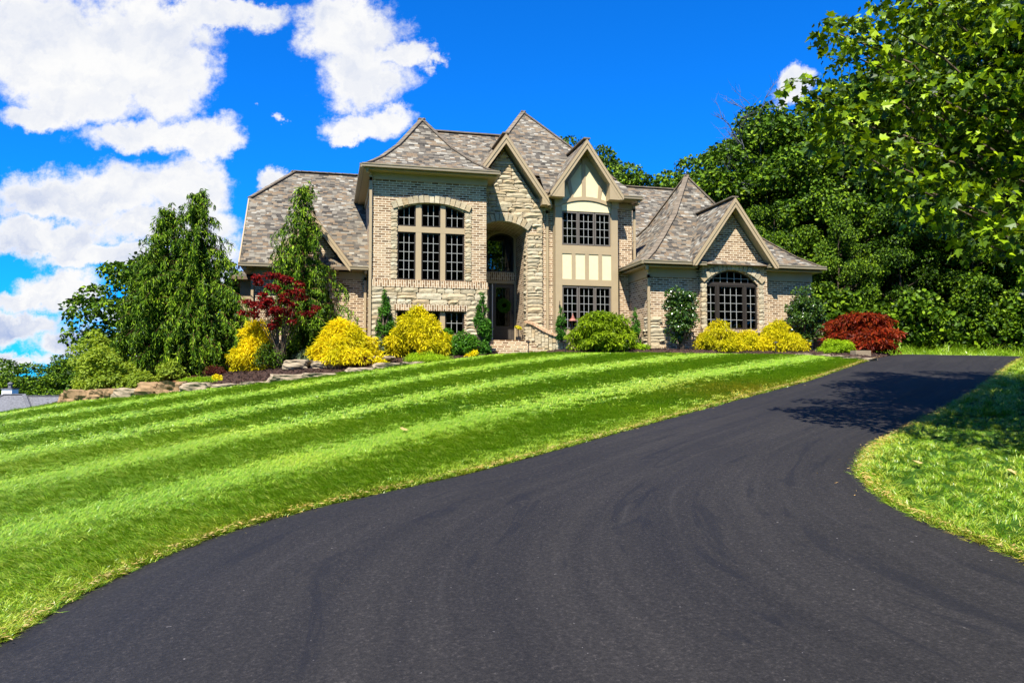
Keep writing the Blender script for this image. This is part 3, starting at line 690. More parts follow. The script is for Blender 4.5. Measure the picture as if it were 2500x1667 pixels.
def roof_faces(mb, rings, sides=(0, 1, 2, 3)):
    """rings of 4 corners from eave to ridge; UV in metres along the eave and up the slope"""
    for s in sides:
        acc = 0.
        for A, B in zip(rings[:-1], rings[1:]):
            a, b_, c, d = (Vector(p) for p in (A[s], A[(s+1) % 4], B[(s+1) % 4], B[s]))
            ed = (b_-a).normalized(); mid = (c+d)/2-(a+b_)/2; up = (mid-ed*mid.dot(ed)); L = up.length; up.normalize()
            pts = [a, b_, c, d] if (c-d).length > 1e-3 else [a, b_, c]
            mb.face(pts, [((p).dot(ed)+s*3.7, acc+(p-a).dot(up)) for p in pts]); acc += L
def hiproof(name, x0, x1, y0, y1, rx0, rx1, ry0, ry1, prof, caps=True):
    rings = []
    for t, z in prof:
        a, b_ = x0+(rx0-x0)*t, x1+(rx1-x1)*t; c, d = y0+(ry0-y0)*t, y1+(ry1-y1)*t
        rings.append([(a, c, z), (b_, c, z), (b_, d, z), (a, d, z)])
    mb = MB(); roof_faces(mb, rings)
    r0 = rings[0]; z0 = r0[0][2]-.02
    mb.face([(p[0], p[1], z0) for p in r0[::-1]], [(0, 0)]*4)
    for i in range(4):
        a, b_ = r0[i], r0[(i+1) % 4]; mb.face([(a[0], a[1], z0), (b_[0], b_[1], z0), b_, a], [(0, 0)]*4)
    o = part(mb, name, 'shingle')
    if caps:
        cm = MB()
        for s in range(4):
            for A, B in zip(rings[:-1], rings[1:]):
                p, q = Vector(A[s]), Vector(B[s]); L = (q-p).length; n_ = max(1, int(L/.24))
                for k in range(n_): cm.bar(p.lerp(q, k/n_)+Vector((0, 0, .012)), p.lerp(q, (k+1.12)/n_)+Vector((0, 0, .002)), .18, .028)
        p, q = Vector(rings[-1][0]), Vector(rings[-1][2])
        if (q-p).length > .1: cm.bar(p+Vector((0, 0, .01)), q+Vector((0, 0, .01)), .24, .04)
        cm.build('ridge_cap', M['cap'], o)
    return o
def gable(name, xc, hw, ze, zr, y0, y1, over_trim=True, th=.09, board=.17, returns=None):
    """gable roof with its ridge running back along Y, front rake at y0"""
    mb = MB()
    for s in (-1, 1):
        a, b_, c, d = Vector((xc+s*hw, y0, ze)), Vector((xc+s*hw, y1, ze)), Vector((xc, y1, zr)), Vector((xc, y0, zr))
        pts = [a, d, c, b_] if s < 0 else [a, b_, c, d]
        up = (d-a).normalized()
        mb.face(pts, [(p.y+s*2.3, (p-a).dot(up)) for p in pts])
        lo = [p-Vector((0, 0, th)) for p in pts]; mb.face(lo[::-1], [(0, 0)]*4)
        for i in range(4): mb.face([pts[i], lo[i], lo[(i+1) % 4], pts[(i+1) % 4]], [(0, 0)]*4)
    o = part(mb, name, 'shingle')
    cm = MB(); cm.bar((xc, y0, zr+.012), (xc, y1, zr+.012), .22, .04); cm.build('ridge_cap', M['cap'], o)
    tm = MB()                                          # fascia boards, soffit and frieze
    sl = (zr-ze)/hw; dz = board*math.sqrt(1+sl*sl)
    for s in (-1, 1):
        e = (xc+s*hw, ze); r_ = (xc, zr)
        def q(lo, hi, s=s, e=e, r_=r_, cut=.15):
            if lo >= cut: a_ = [(e[0]-s*(lo-cut)/sl, e[1]-cut)]
            else: a_ = [(e[0], e[1]-cut), (e[0], e[1]-lo)]
            return a_+[(r_[0], r_[1]-lo), (r_[0], r_[1]-hi), (e[0]-s*(hi-cut)/sl, e[1]-cut)] if hi > cut else [(e[0], e[1]-hi), (e[0], e[1]-lo), (r_[0], r_[1]-lo), (r_[0], r_[1]-hi)]
        tm.prism(q(.035, .035+dz*.45), y0-.035, y0+.02); tm.prism(q(.035+dz*.45, .03+dz), y0-.015, y0+.02)
        tm.prism(q(dz*.78, dz*.9), y0+.022, y1-.5 if y1-y0 < 3 else y0+.9)
    tm.build('rake_board', M['trim'], o)
    return o
def gutter(p0, p1, name='gutter'):
    mb = MB(); mb.bar(p0, p1, .11, .10); a, b_ = Vector(p0), Vector(p1)
    d = (b_-a).normalized(); n_ = d.cross(Vector((0, 0, 1)))
    mb.bar(a+n_*.055+Vector((0, 0, .045)), b_+n_*.055+Vector((0, 0, .045)), .03, .03)
    mb.bar(a+n_*.062+Vector((0, 0, -.03)), b_+n_*.062+Vector((0, 0, -.03)), .02, .03)
    return part(mb, name, 'gutter')
def downspout(x, y, z0, z1, elbow=None):
    mb = MB()
    if elbow:
        ex, ey, ez = elbow; pts = [(ex, ey, ez), (ex, ey, ez-.1), (x, y, z1-.08), (x, y, z1-.3)]
        for a, b_ in zip(pts[:-1], pts[1:]): mb.bar(a, b_, .075, .06, (0, -1, 0))
    mb.bar((x, y, z1-.2), (x, y, z0), .075, .06, (0, -1, 0))
    for z in np.arange(z0+.6, z1-.3, 1.3): mb.box(x-.05, x+.05, y-.034, y+.04, z, z+.03)
    return part(mb, 'downspout', 'gutter' if False else 'trim')
GB = 1.2   # walls go down into the ground this far below eye level
# --- tower
TA = arcf(3.045, .995, 6.70, 6.93)
holeT = toploop(2.04, 4.05, 4.62, TA); holeB = [(2.04, 3.02), (4.05, 3.02), (4.05, 3.70), (2.04, 3.70)]
mb = MB(); mb.prism([(1.30, GB), (4.72, GB), (4.72, 7.76), (1.30, 7.76)], 23.0, 23.25, [holeT, holeB])
mb.prism([(23.25, GB), (30, GB), (30, 7.76), (23.25, 7.76)], 1.30, 1.55, ax='x'); mb.prism([(23.25, GB), (30, GB), (30, 7.76), (23.25, 7.76)], 4.47, 4.72, ax='x')
part(mb, 'wall', 'brick')
mb = stonework(lambda a, b_: [(1.27, 4.75)] if a > 3.86 else ([(1.27, 2.0), (4.09, 4.75)] if b_ > 2.98 else [(1.27, 4.75)]), 2.1, 4.385, 22.97)
mb = stonework(lambda a, b_: [(23.0, 23.8)], 2.1, 4.385, 1.27, mb, 'x'); part(mb, 'stone_facing', 'stone')
mb = stonework(lambda a, b_: [(1.83, 2.035)], 4.63, 6.72, 22.985, None, hmin=.1, hmax=.17, lmin=.2, lmax=.3, proud=.025)
stonework(lambda a, b_: [(4.055, 4.26)], 4.63, 6.72, 22.985, mb, hmin=.1, hmax=.17, lmin=.2, lmax=.3, proud=.025)
voussoirs(mb, arcf(3.045, 1.21, 6.68, 6.94), 1.9, 4.19, 22.98, .22, 15)
part(mb, 'stone_surround', 'stone')
mb = MB(); mb.box(1.24, 4.78, 22.945, 23.0, 4.39, 4.465); mb.box(1.26, 4.76, 22.965, 23.0, 4.468, 4.60); part(mb, 'belt_course', 'soldier', bevel=.006)
mb = MB(); mb.box(1.96, 4.13, 22.94, 23.02, 3.705, 3.89); part(mb, 'lintel', 'soldier', bevel=.006)
mb = MB(); mb.box(1.95, 4.14, 22.92, 23.1, 2.95, 3.015); part(mb, 'sill', 'soldier')
for a, b_ in ((2.58, 2.75), (3.32, 3.47)):
    for za, zb in ((4.62, 6.05), (6.22, 6.90), (3.02, 3.70)): mb = MB(); mb.box(a, b_, 23.03, 23.2, za, zb); part(mb, 'window_mullion', 'trim', bevel=.008)
mb = MB(); mb.box(2.04, 4.05, 23.027, 23.2, 6.05, 6.22); part(mb, 'window_mullion', 'trim', bevel=.008)
for a, b_ in ((2.045, 2.58), (2.75, 3.32), (3.47, 4.045)):
    window(a, b_, 4.625, 6.045, 23.10, 3, 5); window(a, b_, 6.225, TA, 23.10, 3, 2); window(a, b_, 3.025, 3.695, 23.10, 3, 2)
mb = MB(); mb.box(1.27, 4.75, 22.965, 23.0, 7.565, 7.76); mb.box(1.265, 1.3, 23.0, 28.6, 7.565, 7.76); part(mb, 'frieze_board', 'trim')
mb = MB(); mb.box(1.04, 4.97, 22.66, 28.62, 7.765, 7.80); mb.box(1.3, 4.97, 28.62, 30.4, 7.765, 7.80); part(mb, 'soffit', 'trim')
hiproof('roof', .97, 5.03, 22.60, 28.7, 2.99, 2.99, 25.1, 26.6, [(0, 7.90), (.12, 8.05), (.3, 8.36), (.58, 8.98), (1, 10.2)])
gutter((.97, 22.6, 7.86), (5.03, 22.6, 7.86)); gutter((.98, 28.6, 7.86), (.98, 22.62, 7.86)); gutter((5.02, 22.62, 7.86), (5.02, 23.8, 7.86))
downspout(1.24, 22.93, 2.2, 7.8, (1.12, 22.7, 7.83))
# --- left wing
mb = MB(); mb.prism([(-2.18, GB), (1.3, GB), (1.3, 5.06), (-2.18, 5.06)], 25.0, 25.25, [[(-1.1, 3.2), (.1, 3.2), (.1, 4.45), (-1.1, 4.45)]])
mb.prism([(25.25, GB), (32.8, GB), (32.8, 5.1), (30, 7.6), (28.9, 8.6), (27.9, 7.7), (25.25, 5.1)], -2.18, -1.93, ax='x'); mb.prism([(-2.18, GB), (9.82, GB), (9.82, 5.1), (-2.18, 5.1)], 32.8, 33.0)
part(mb, 'wall', 'brick')
mb = MB(); mb.prism([(-1.3, 4.45), (.38, 4.45), (.38, 5.4), (-.46, 6.6), (-1.3, 5.4)], 24.93, 24.998); part(mb, 'gable_wall', 'brick')
for sp_ in ((-1.32, -1.1), (.1, .32)): mb = stonework(lambda a, b_: [sp_], 3.15, 4.5, 24.985, hmin=.1, hmax=.17, lmin=.2, lmax=.3); part(mb, 'stone_surround', 'stone')
window(-1.1, -.5, 3.2, 4.45, 25.1, 3, 4); window(-.5, .1, 3.2, 4.45, 25.1, 3, 4)
mb = MB(); mb.box(-2.22, -1.3, 24.965, 25.0, 4.83, 5.06); part(mb, 'frieze_board', 'trim'); mb = MB(); mb.box(.38, 1.26, 24.965, 25.0, 4.83, 5.06); part(mb, 'frieze_board', 'trim')
mb = MB(); mb.box(-2.52, -1.7, 24.62, 25.2, 5.065, 5.10); mb.box(.78, 1.28, 24.62, 25.2, 5.065, 5.10); mb.box(-2.52, -2.18, 25.2, 33, 5.065, 5.10); part(mb, 'soffit', 'trim')
mb = MB(); ye, ze, yk, zk, yr, zr_ = 24.58, 5.17, 27.4, 7.80, 28.85, 9.18      # clipped gable at the far left
xl, xr = -2.55, 2.2; sl = math.hypot(yr-ye, zr_-ze)
def yz(y): return ze+(zr_-ze)*(y-ye)/(yr-ye)
yb = 2*yr-ye
pf = [(xl, ye, ze), (xr, ye, ze), (xr, yr, zr_), (-1.17, yr, zr_), (xl, yk, yz(yk))]
def su(p): return (p[0], math.hypot(p[1]-ye, p[2]-ze))
mb.face(pf, [su(p) for p in pf]); pb = [(p[0], 2*yr-p[1], p[2]) for p in pf[::-1]]; mb.face(pb, [(p[0], math.hypot(p[1]-yb, p[2]-ze)) for p in pb])
ph = [(xl, yk, yz(yk)), (-1.17, yr, zr_), (xl, 2*yr-yk, yz(yk))]; mb.face(ph, [(p[1], (p[0]-xl)*1.4) for p in ph])
lowf = [(p[0]+.01, p[1], p[2]-.10) for p in pf]; mb.face(lowf[::-1], [(0, 0)]*5); mb.face([(p[0], p[1], p[2]-.1) for p in pb[::-1]], [(0, 0)]*5)
for A, B in ((pf[0], pf[4]), (pf[1], pf[0])): mb.face([A, B, (B[0], B[1], B[2]-.1), (A[0], A[1], A[2]-.1)], [(0, 0)]*4)
rfo = part(mb, 'roof', 'shingle')
cm = MB()
for p, q in ((ph[0], ph[1]), (ph[2], ph[1]), (ph[1], (xr, yr, zr_))):
    p, q = Vector(p), Vector(q); n_ = max(1, int((q-p).length/.24))
    for k in range(n_): cm.bar(p.lerp(q, k/n_)+Vector((0, 0, .015)), p.lerp(q, (k+1.1)/n_)+Vector((0, 0, .006)), .22, .035)
cm.build('ridge_cap', M['cap'], rfo)
tm = MB(); tm.bar((xl-.02, ye, ze-.1), (xl-.02, yk, yz(yk)-.1), .04, .2); tm.build('rake_board', M['trim'], rfo)
gutter((-2.58, 24.55, 5.13), (-1.62, 24.55, 5.13)); gutter((.72, 24.55, 5.13), (1.27, 24.55, 5.13))
gable('gable_roof', -.46, 1.27, 5.2, 6.87, 24.58, 26.7)
downspout(1.2, 24.93, 1.9, 5.1, (1.2, 24.6, 5.1)); downspout(-2.2, 24.93, 1.4, 5.1, (-2.4, 24.6, 5.1))
mb = MB(); mb.box(-2.72, -2.19, 26.6, 29.2, GB, 4.9); part(mb, 'side_bay', 'trim')
mb = MB(); rg_ = [[(-2.95, 26.3, 5.0), (-2.19, 26.3, 5.0), (-2.19, 29.5, 5.0), (-2.95, 29.5, 5.0)], [(-2.2, 27., 5.5), (-2.19, 27., 5.5), (-2.19, 28.8, 5.5), (-2.2, 28.8, 5.5)]]
roof_faces(mb, rg_, (0, 2, 3)); mb.box(-2.97, -2.19, 26.28, 29.52, 4.9, 4.995); part(mb, 'bay_roof', 'shingle')
# --- stone entry gable and porch
EA = arcf(5.42, .78, 6.42, 6.67)
mb = MB(); mb.prism([(4.5, GB), (6.70, GB), (6.70, 7.18), (5.44, 9.0), (4.5, 7.64)], 23.84, 25.3, [toploop(4.73, 6.20, 2.9, EA)])
part(mb, 'wall', 'brick')
def entry_spans(a, b_):
    zm = (a+b_)/2; hi = min(6.73, 5.44+(9.02-b_)/1.44); lo = max(4.55, 5.44-(9.02-b_)/1.44)
    if hi-lo < .08: return []
    if zm < 6.42: return [(6.21, hi)]
    if zm < 6.95:
        f = arcf(5.42, 1.02, 6.5, 6.93); x = [q for q in np.linspace(4.55, 6.7, 60) if f(q) < zm]
        rr = [q for q in x if q > 5.42]; l_ = [q for q in x if q < 5.42]
        return ([(lo, max(l_))] if l_ and max(l_)-lo > .05 else [])+([(min(rr), hi)] if rr and hi-min(rr) > .05 else [])
    return [(lo, hi)]
mb = stonework(entry_spans, 2.5, 8.98, 23.82, hmax=.19); voussoirs(mb, arcf(5.42, .80, 6.42, 6.68), 4.64, 6.24, 23.82, .25, 12)
mb = stonework(lambda a, b_: [(23.86, 24.15)], 2.5, 6.4, 6.2, mb, 'x', lmin=.28, lmax=.3)
part(mb, 'stone_facing', 'stone')
gable('gable_roof', 5.44, 1.47, 7.33, 9.40, 23.45, 27.0)
mb = MB(); mb.prism([(6.62, 7.2), (6.93, 7.2), (6.62, 7.62)], 23.44, 23.84); part(mb, 'cornice_return', 'trim')
DA = arcf(5.72, .5, 6.33, 6.58)
mb = MB(); mb.prism([(4.6, 2.6), (6.45, 2.6), (6.45, 7.0), (4.6, 7.0)], 25.32, 25.5, [[(5.22, 2.92), (6.16, 2.92), (6.16, 4.9), (5.22, 4.9)], toploop(5.2, 6.13, 5.26, DA)]); part(mb, 'wall', 'brick')
mb = MB(); mb.box(4.75, 6.2, 25.24, 25.31, 4.99, 5.25); part(mb, 'lintel', 'soldier')
mb = MB(); mb.prism([(5.1, 2.92), (6.26, 2.92), (6.26, 4.985), (5.1, 4.985)], 25.26, 25.318, [[(5.26, 2.925), (6.15, 2.925), (6.15, 4.88), (5.26, 4.88)]])
mb.prism(toploop(5.12, 6.2, 5.255, arcf(5.72, .56, 6.38, 6.65)), 25.255, 25.318, [toploop(5.2, 6.13, 5.27, DA)]); part(mb, 'door_casing', 'trim')
window(5.2, 6.13, 5.27, DA, 25.34, 1, 1, fw_=.045)
mb = MB(); mb.prism([(5.265, 2.93), (6.145, 2.93), (6.145, 4.875), (5.265, 4.875)], 25.33, 25.39, [[(5.52, 3.45), (6.01, 3.45), (6.01, 4.76), (5.52, 4.76)]])
mb.box(5.45, 6.06, 25.315, 25.332, 3.02, 3.36); mb.prism([(5.47, 3.40), (6.06, 3.40), (6.06, 4.81), (5.47, 4.81)], 25.315, 25.33, [[(5.53, 3.46), (6.0, 3.46), (6.0, 4.75), (5.53, 4.75)]])
dr = part(mb, 'door', 'door', bevel=.005)
mb = MB(); mb.prism([(5.52, 3.45), (6.01, 3.45), (6.01, 4.76), (5.52, 4.76)], 25.35, 25.36); mb.build('pane', M['glass'], dr)
mb = MB()
for s in (-1, 1):
    mb = MB(); pts = [(5.765+s*(.07+.10*abs(math.sin(t*3.6))), 25.345, 3.5+1.2*t) for t in np.linspace(0, 1, 26)]; mb.tube(pts, .007, 4); pts = [(5.765+s*(.2-.09*abs(math.sin(t*3.6))), 25.345, 3.5+1.2*t) for t in np.linspace(0, 1, 26)]; mb.tube(pts, .006, 4); mb.build('leaded_tracery', M['black'], dr)
mb = MB(); mb.box(6.07, 6.10, 25.26, 25.315, 3.85, 3.98); mb.tube([(6.085, 25.26, 3.86), (6.085, 25.25, 3.92), (6.085, 25.26, 3.97)], .012, 5); mb.build('handle', M['black'], dr)
mb = MB(); mb.box(5.385, 5.415, 25.285, 25.328, 2.93, 4.87); part(mb, 'storm_door_edge', 'white')
mb = MB()
for i in range(4): mb.box(4.74, 6.24+.14*i, 23.6-.3*i, 25.3 if i == 0 else 23.62-.3*(i-1), 2.0, 2.90-.145*i)
part(mb, 'steps', 'brick', bevel=.012)
# foyer: one sees through the transom to a back window
mb = MB(); mb.box(4.75, 6.85, 25.5, 29.9, 2.7, 2.8); mb.box(6.90, 7.02, 25.5, 30, 2.8, 7.4); mb.box(4.73, 4.78, 25.5, 30, 2.8, 7.4); part(mb, 'foyer', 'interior')
# --- bay
mb = MB(); mb.prism([(7.08, 2.4), (9.19, 2.4), (9.19, 7.5), (8.03, 9.02), (7.08, 7.62)], 23.6, 23.86, [[(7.30, 5.97), (8.95, 5.97), (8.95, 7.05), (7.30, 7.05)], [(7.30, 3.28), (8.95, 3.28), (8.95, 4.65), (7.30, 4.65)]])
part(mb, 'bay_wall', 'trim')
for a, b_ in ((7.30, 7.62), (7.745, 8.07), (8.195, 8.52), (8.645, 8.96)): mb = MB(); mb.box(a, b_, 23.585, 23.598, 4.87, 5.69); part(mb, 'panel', 'cream')
mb = MB()
mb.prism([(7.30, 7.07)]+[(x, 7.24+.17*(1-((x-8.12)/.83)**2)) for x in np.linspace(7.3, 8.95, 12)]+[(8.95, 7.07)], 23.585, 23.598); part(mb, 'panel', 'cream'); mb = MB()
mb.prism([(7.32, 7.5)]+[(7.32, 7.55), (7.5, 7.95), (8.03, 8.72), (8.6, 7.95), (8.92, 7.5)]+[(x, 7.36+.1*(1-((x-8.12)/.83)**2)) for x in np.linspace(8.9, 7.34, 10)], 23.585, 23.598)
part(mb, 'panel', 'cream')
mb = MB()
mb.box(7.62, 7.745, 23.565, 23.6, 4.87, 5.69); mb.box(8.07, 8.195, 23.565, 23.6, 4.87, 5.69); mb.box(8.52, 8.645, 23.565, 23.6, 4.87, 5.69)
mb.box(7.20, 9.06, 23.563, 23.6, 5.69, 5.95); mb.box(7.20, 9.06, 23.563, 23.6, 4.67, 4.87); mb.box(7.08, 7.30, 23.56, 23.6, 3.0, 7.2); mb.box(8.96, 9.19, 23.56, 23.6, 3.0, 7.2)
mb.box(7.05, 7.29, 23.54, 23.598, 7.2, 7.5); mb.box(8.98, 9.22, 23.54, 23.598, 7.2, 7.5)
aw = [(x, 7.26+.17*(1-((x-8.12)/.83)**2)) for x in np.linspace(7.29, 8.97, 14)]
mb.prism([(x, z) for x, z in aw]+[(x, z+.12) for x, z in aw[::-1]], 23.55, 23.6)
mb.prism([(7.97, 7.5), (8.10, 7.5), (8.09, 8.8), (7.98, 8.8)], 23.555, 23.6); mb.prism([(7.60, 7.46), (7.70, 7.46), (7.58, 8.14), (7.48, 7.98)], 23.557, 23.6); mb.prism([(8.50, 7.46), (8.60, 7.46), (8.68, 7.98), (8.56, 8.14)], 23.557, 23.6)
part(mb, 'half_timber', 'trim', bevel=.006)
for a, b_ in ((7.31, 7.835), (7.855, 8.395), (8.415, 8.94)):
    window(a, b_, 5.98, 7.04, 23.62, 3, 4, 'greyframe'); window(a, b_, 3.29, 4.64, 23.62, 3, 5, 'greyframe')
gable('gable_roof', 8.03, 1.225, 7.58, 9.34, 23.2, 26.3)
mb = MB()
for s in (-1, 1): mb = MB(); mb.prism([(8.03+s*1.225, 7.42), (8.03+s*1.225, 7.55), (8.03+s*.76, 8.20), (8.03+s*.76, 7.42)], 23.19, 23.6); part(mb, 'cornice_return', 'trim')
mb = MB()                                                    # tied-back valances inside the lower bay window
for xa, s in ((7.36, 1), (8.9, -1)):
    for i in range(14):
        x = xa+s*i*.035; zt, zb = 4.6, 4.32-.42*math.exp(-(i/5.)**2)+.02*math.sin(i*2); yy = 23.78+.02*math.sin(i*1.9)
        mb.face([(x, yy, zb), (x+s*.035, 23.78+.02*math.sin((i+1)*1.9), 4.32-.42*math.exp(-((i+1)/5.)**2)), (x+s*.035, 23.78+.02*math.sin((i+1)*1.9), zt), (x, yy, zt)])
for i in range(44):
    x = 7.34+i*.036; mb.face([(x, 23.8+.015*math.sin(i*1.3), 4.22+.05*math.sin(i*.43)), (x+.036, 23.8+.015*math.sin((i+1)*1.3), 4.22+.05*math.sin((i+1)*.43)), (x+.036, 23.8+.015*math.sin((i+1)*1.3), 4.62), (x, 23.8+.015*math.sin(i*1.3), 4.62)])
M['curtain'] = plain('curtain_fabric', (.36, .14, .05), .9, .1, .6, 9.); part(mb, 'curtain', 'curtain')
for k, (ch, z) in enumerate((('1', 4.06), ('8', 3.94))):
    cu = bpy.data.curves.new('house_number', 'FONT'); cu.body = ch; cu.size = .15; cu.extrude = .006; cu.align_x = 'CENTER'; cu.materials.append(M['black'])
    tmp = bpy.data.objects.new('house_number', cu); COL.objects.link(tmp); bpy.context.view_layer.update()
    me = bpy.data.meshes.new_from_object(tmp.evaluated_get(bpy.context.evaluated_depsgraph_get())); bpy.data.objects.remove(tmp)
    o = link('house_number', me, H); o.location = Vector((7.21, 23.55, z))-Vector(HX); o.rotation_euler = (R(90), 0, 0)
# --- main block behind
mb = MB(); mb.prism([(6.5, GB), (9.82, GB), (9.82, 7.5), (6.5, 7.5)], 23.9, 24.1, [[(7.25, 3.0), (9.05, 3.0), (9.05, 7.3), (7.25, 7.3)]])
mb.prism([(24.1, GB), (30.2, GB), (30.2, 7.5), (24.1, 7.5)], 9.6, 9.82, ax='x'); mb.prism([(1.3, GB), (9.82, GB), (9.82, 7.5), (4.97, 7.5), (4.97, 7.76), (1.3, 7.76)], 30.2, 30.4, [[(5.9, 5.0), (6.88, 5.0), (6.88, 7.25), (5.9, 7.25)]])
part(mb, 'wall', 'brick')
mb = MB(); mb.box(9.19, 9.85, 23.865, 23.9, 7.26, 7.46); part(mb, 'frieze_board', 'trim')
mb = MB(); mb.box(9.15, 10.0, 23.52, 24.1, 7.505, 7.54); mb.box(4.75, 10.0, 24.1, 30.6, 7.505, 7.54); part(mb, 'soffit', 'trim')
hiproof('roof', 4.15, 9.98, 23.5, 30.6, 6.9, 6.9, 27., 27., [(.19, 8.324), (1, 11.41)])
mb = MB(); t_ = .19; e0, e1 = (9.98, 23.5, 7.6), (9.98-3.08*t_, 23.5+3.5*t_, 8.324); e2, e3 = (9.98, 30.6, 7.6), (9.98-3.08*t_, 30.6-3.6*t_, 8.324)
mb.face([(9.15, 23.5, 7.6), e0, e1, (9.15, e1[1], e1[2])], [(9.15, -1.02), (9.98, -1.02), (e1[0], 0), (9.15, 0)]); mb.face([e0, e2, e3, e1], [(23.5, -.93), (30.6, -.93), (e3[1], 0), (e1[1], 0)])
mb.face([(9.15, 23.5, 7.56), e0, (9.98, 23.5, 7.56)][::-1], [(0, 0)]*3); mb.face([(9.15, 23.5, 7.56), (9.98, 23.5, 7.56), e0, (9.15, 23.5, 7.6)], [(0, 0)]*4); part(mb, 'eave_roof', 'shingle')
mb = MB(); mb.face([(6.72, 23.5, 7.6), (7.3, 23.5, 7.6), (7.3, e1[1]+.2, e1[2]+.2), (6.72, e1[1]+.2, e1[2]+.2)], [(6.72, -1.02), (7.3, -1.02), (7.3, 0.3), (6.72, .3)]); mb.box(6.72, 7.08, 23.5, 24.0, 7.5, 7.58); part(mb, 'eave_roof', 'shingle')
gutter((9.18, 23.47, 7.58), (10.0, 23.47, 7.58)); gutter((10.0, 23.5, 7.58), (10.0, 30, 7.58))
mb = MB(); ym, zm_ = 26.75, 10.36
for s, e in ((1, 24.2), (-1, 29.3)):
    pts = [(3.3, e, 8.21), (7.2, e, 8.21), (7.2, ym, zm_), (3.3, ym, zm_)]; pts = pts if s > 0 else [pts[1], pts[0], pts[3], pts[2]]
    mb.face(pts, [(p[0], math.hypot(p[1]-e, p[2]-8.21)) for p in pts])
mb.face([(3.3, 24.2, 8.19), (3.3, 29.3, 8.19), (7.2, 29.3, 8.19), (7.2, 24.2, 8.19)], [(0, 0)]*4)
o = part(mb, 'roof', 'shingle'); cm = MB(); cm.bar((3.3, ym, zm_+.012), (7.2, ym, zm_+.012), .22, .045); cm.build('ridge_cap', M['cap'], o)
downspout(6.89, 23.86, 3.0, 7.3, (6.95, 23.6, 7.25)); downspout(9.86, 23.8, 5.6, 7.5, (9.9, 23.5, 7.5))
mb = MB(); mb.prism([(26.7, 2.0), (33.3, 2.0), (33.3, 6.6), (30, 9.5), (26.7, 6.6)], 13.9, 14.1, ax='x'); mb.prism([(9.82, 2), (14.1, 2), (14.1, 6.6), (9.82, 6.6)], 26.7, 26.9); part(mb, 'wall', 'brick')
mb = MB()
for s, e in ((1, 26.25), (-1, 33.7)):
    pts = [(9.84, e, 6.58), (14.3, e, 6.58), (14.3, 30, 9.70), (9.84, 30, 9.70)]; pts = pts if s > 0 else [pts[1], pts[0], pts[3], pts[2]]
    mb.face(pts, [(p[0], math.hypot(p[1]-e, p[2]-6.58)) for p in pts]); mb.face([(p[0], p[1], p[2]-.12) for p in pts[::-1]], [(0, 0)]*4)
mb.face([(9.84, 26.25, 6.46), (14.3, 26.25, 6.46), (14.3, 26.25, 6.58), (9.84, 26.25, 6.58)], [(0, 0)]*4)
o = part(mb, 'roof', 'shingle'); cm = MB(); cm.bar((9.84, 30, 9.712), (14.3, 30, 9.712), .22, .045); cm.build('ridge_cap', M['cap'], o)
# --- garage wing
GA = arcf(12.45, .89, 4.66, 5.10)
hg = toploop(11.56, 13.34, 3.25, GA)
mb = MB(); mb.prism([(9.71, GB), (15.38, GB), (15.38, 5.12), (9.71, 5.12)], 22.3, 22.5, [hg]); mb.prism([(22.5, GB), (28.4, GB), (28.4, 5.12), (22.5, 5.12)], 9.71, 9.93, ax='x'); mb.prism([(22.5, GB), (28.4, GB), (28.4, 5.12), (22.5, 5.12)], 15.16, 15.38, ax='x')
part(mb, 'wall', 'brick')
mb = MB(); mb.prism([(11.41, GB), (13.67, GB), (13.67, 5.25), (12.395, 7.0), (11.41, 5.64), (11.41, 5.25)], 22.1, 22.298, [hg]); part(mb, 'gable_wall', 'brick')
mb = stonework(lambda a, b_: [(11.36, 11.555), (13.345, 13.54)], 3.24, 4.68, 22.085, hmin=.1, hmax=.17, lmin=.2, lmax=.3, proud=.025); voussoirs(mb, arcf(12.45, 1.08, 4.62, 5.115), 11.44, 13.46, 22.08, .2, 15); part(mb, 'stone_surround', 'stone')
mb = stonework(lambda a, b_: [(9.68, 10.2+.15*math.sin(a*9))], 2.2, 3.6, 22.28, lmin=.25); mb = stonework(lambda a, b_: [(22.3, 22.75+.15*math.sin(a*7))], 2.2, 3.6, 9.69, mb, 'x'); part(mb, 'stone_quoin', 'stone')
mb = stonework(lambda a, b_: [(15.0, 15.41)], 2.2, 3.6, 22.28)
part(mb, 'stone_quoin', 'stone')
mb = MB(); mb.box(11.34, 13.55, 22.03, 22.14, 3.15, 3.235); part(mb, 'sill', 'soldier')
for q in ((11.56, 13.34, 22.16, 22.24, 4.63, 4.69), (11.935, 11.985, 22.155, 22.24, 3.25, 4.63), (12.885, 12.935, 22.155, 22.24, 3.25, 4.63)): mb = MB(); mb.box(*q); part(mb, 'window_mullion', 'frame')
window(11.565, 11.93, 3.255, 4.63, 22.2, 2, 5); window(11.99, 12.88, 3.255, 4.63, 22.2, 4, 5); window(12.94, 13.335, 3.255, 4.63, 22.2, 2, 5)
window(11.565, 13.335, 4.69, GA, 22.2, 7, 2, zrows=[4.86])
mb = MB(); mb.box(13.72, 15.41, 22.262, 22.3, 4.84, 5.12); part(mb, 'frieze_board', 'trim'); mb = MB(); mb.box(9.68, 11.3, 22.262, 22.3, 4.84, 5.12); mb.box(9.67, 9.71, 22.262, 28.4, 4.84, 5.12); part(mb, 'frieze_board', 'trim')
mb = MB(); mb.box(9.42, 11.2, 21.95, 28.7, 5.125, 5.16); mb.box(11.2, 13.6, 22.5, 28.7, 5.125, 5.16); mb.box(13.6, 15.58, 21.95, 28.7, 5.125, 5.16); part(mb, 'soffit', 'trim')
hiproof('roof', 9.39, 15.61, 21.9, 28.7, 12.5, 12.5, 25.3, 25.3, [(0, 5.27), (.18, 5.68), (.39, 6.32), (.67, 7.27), (1, 8.97)])
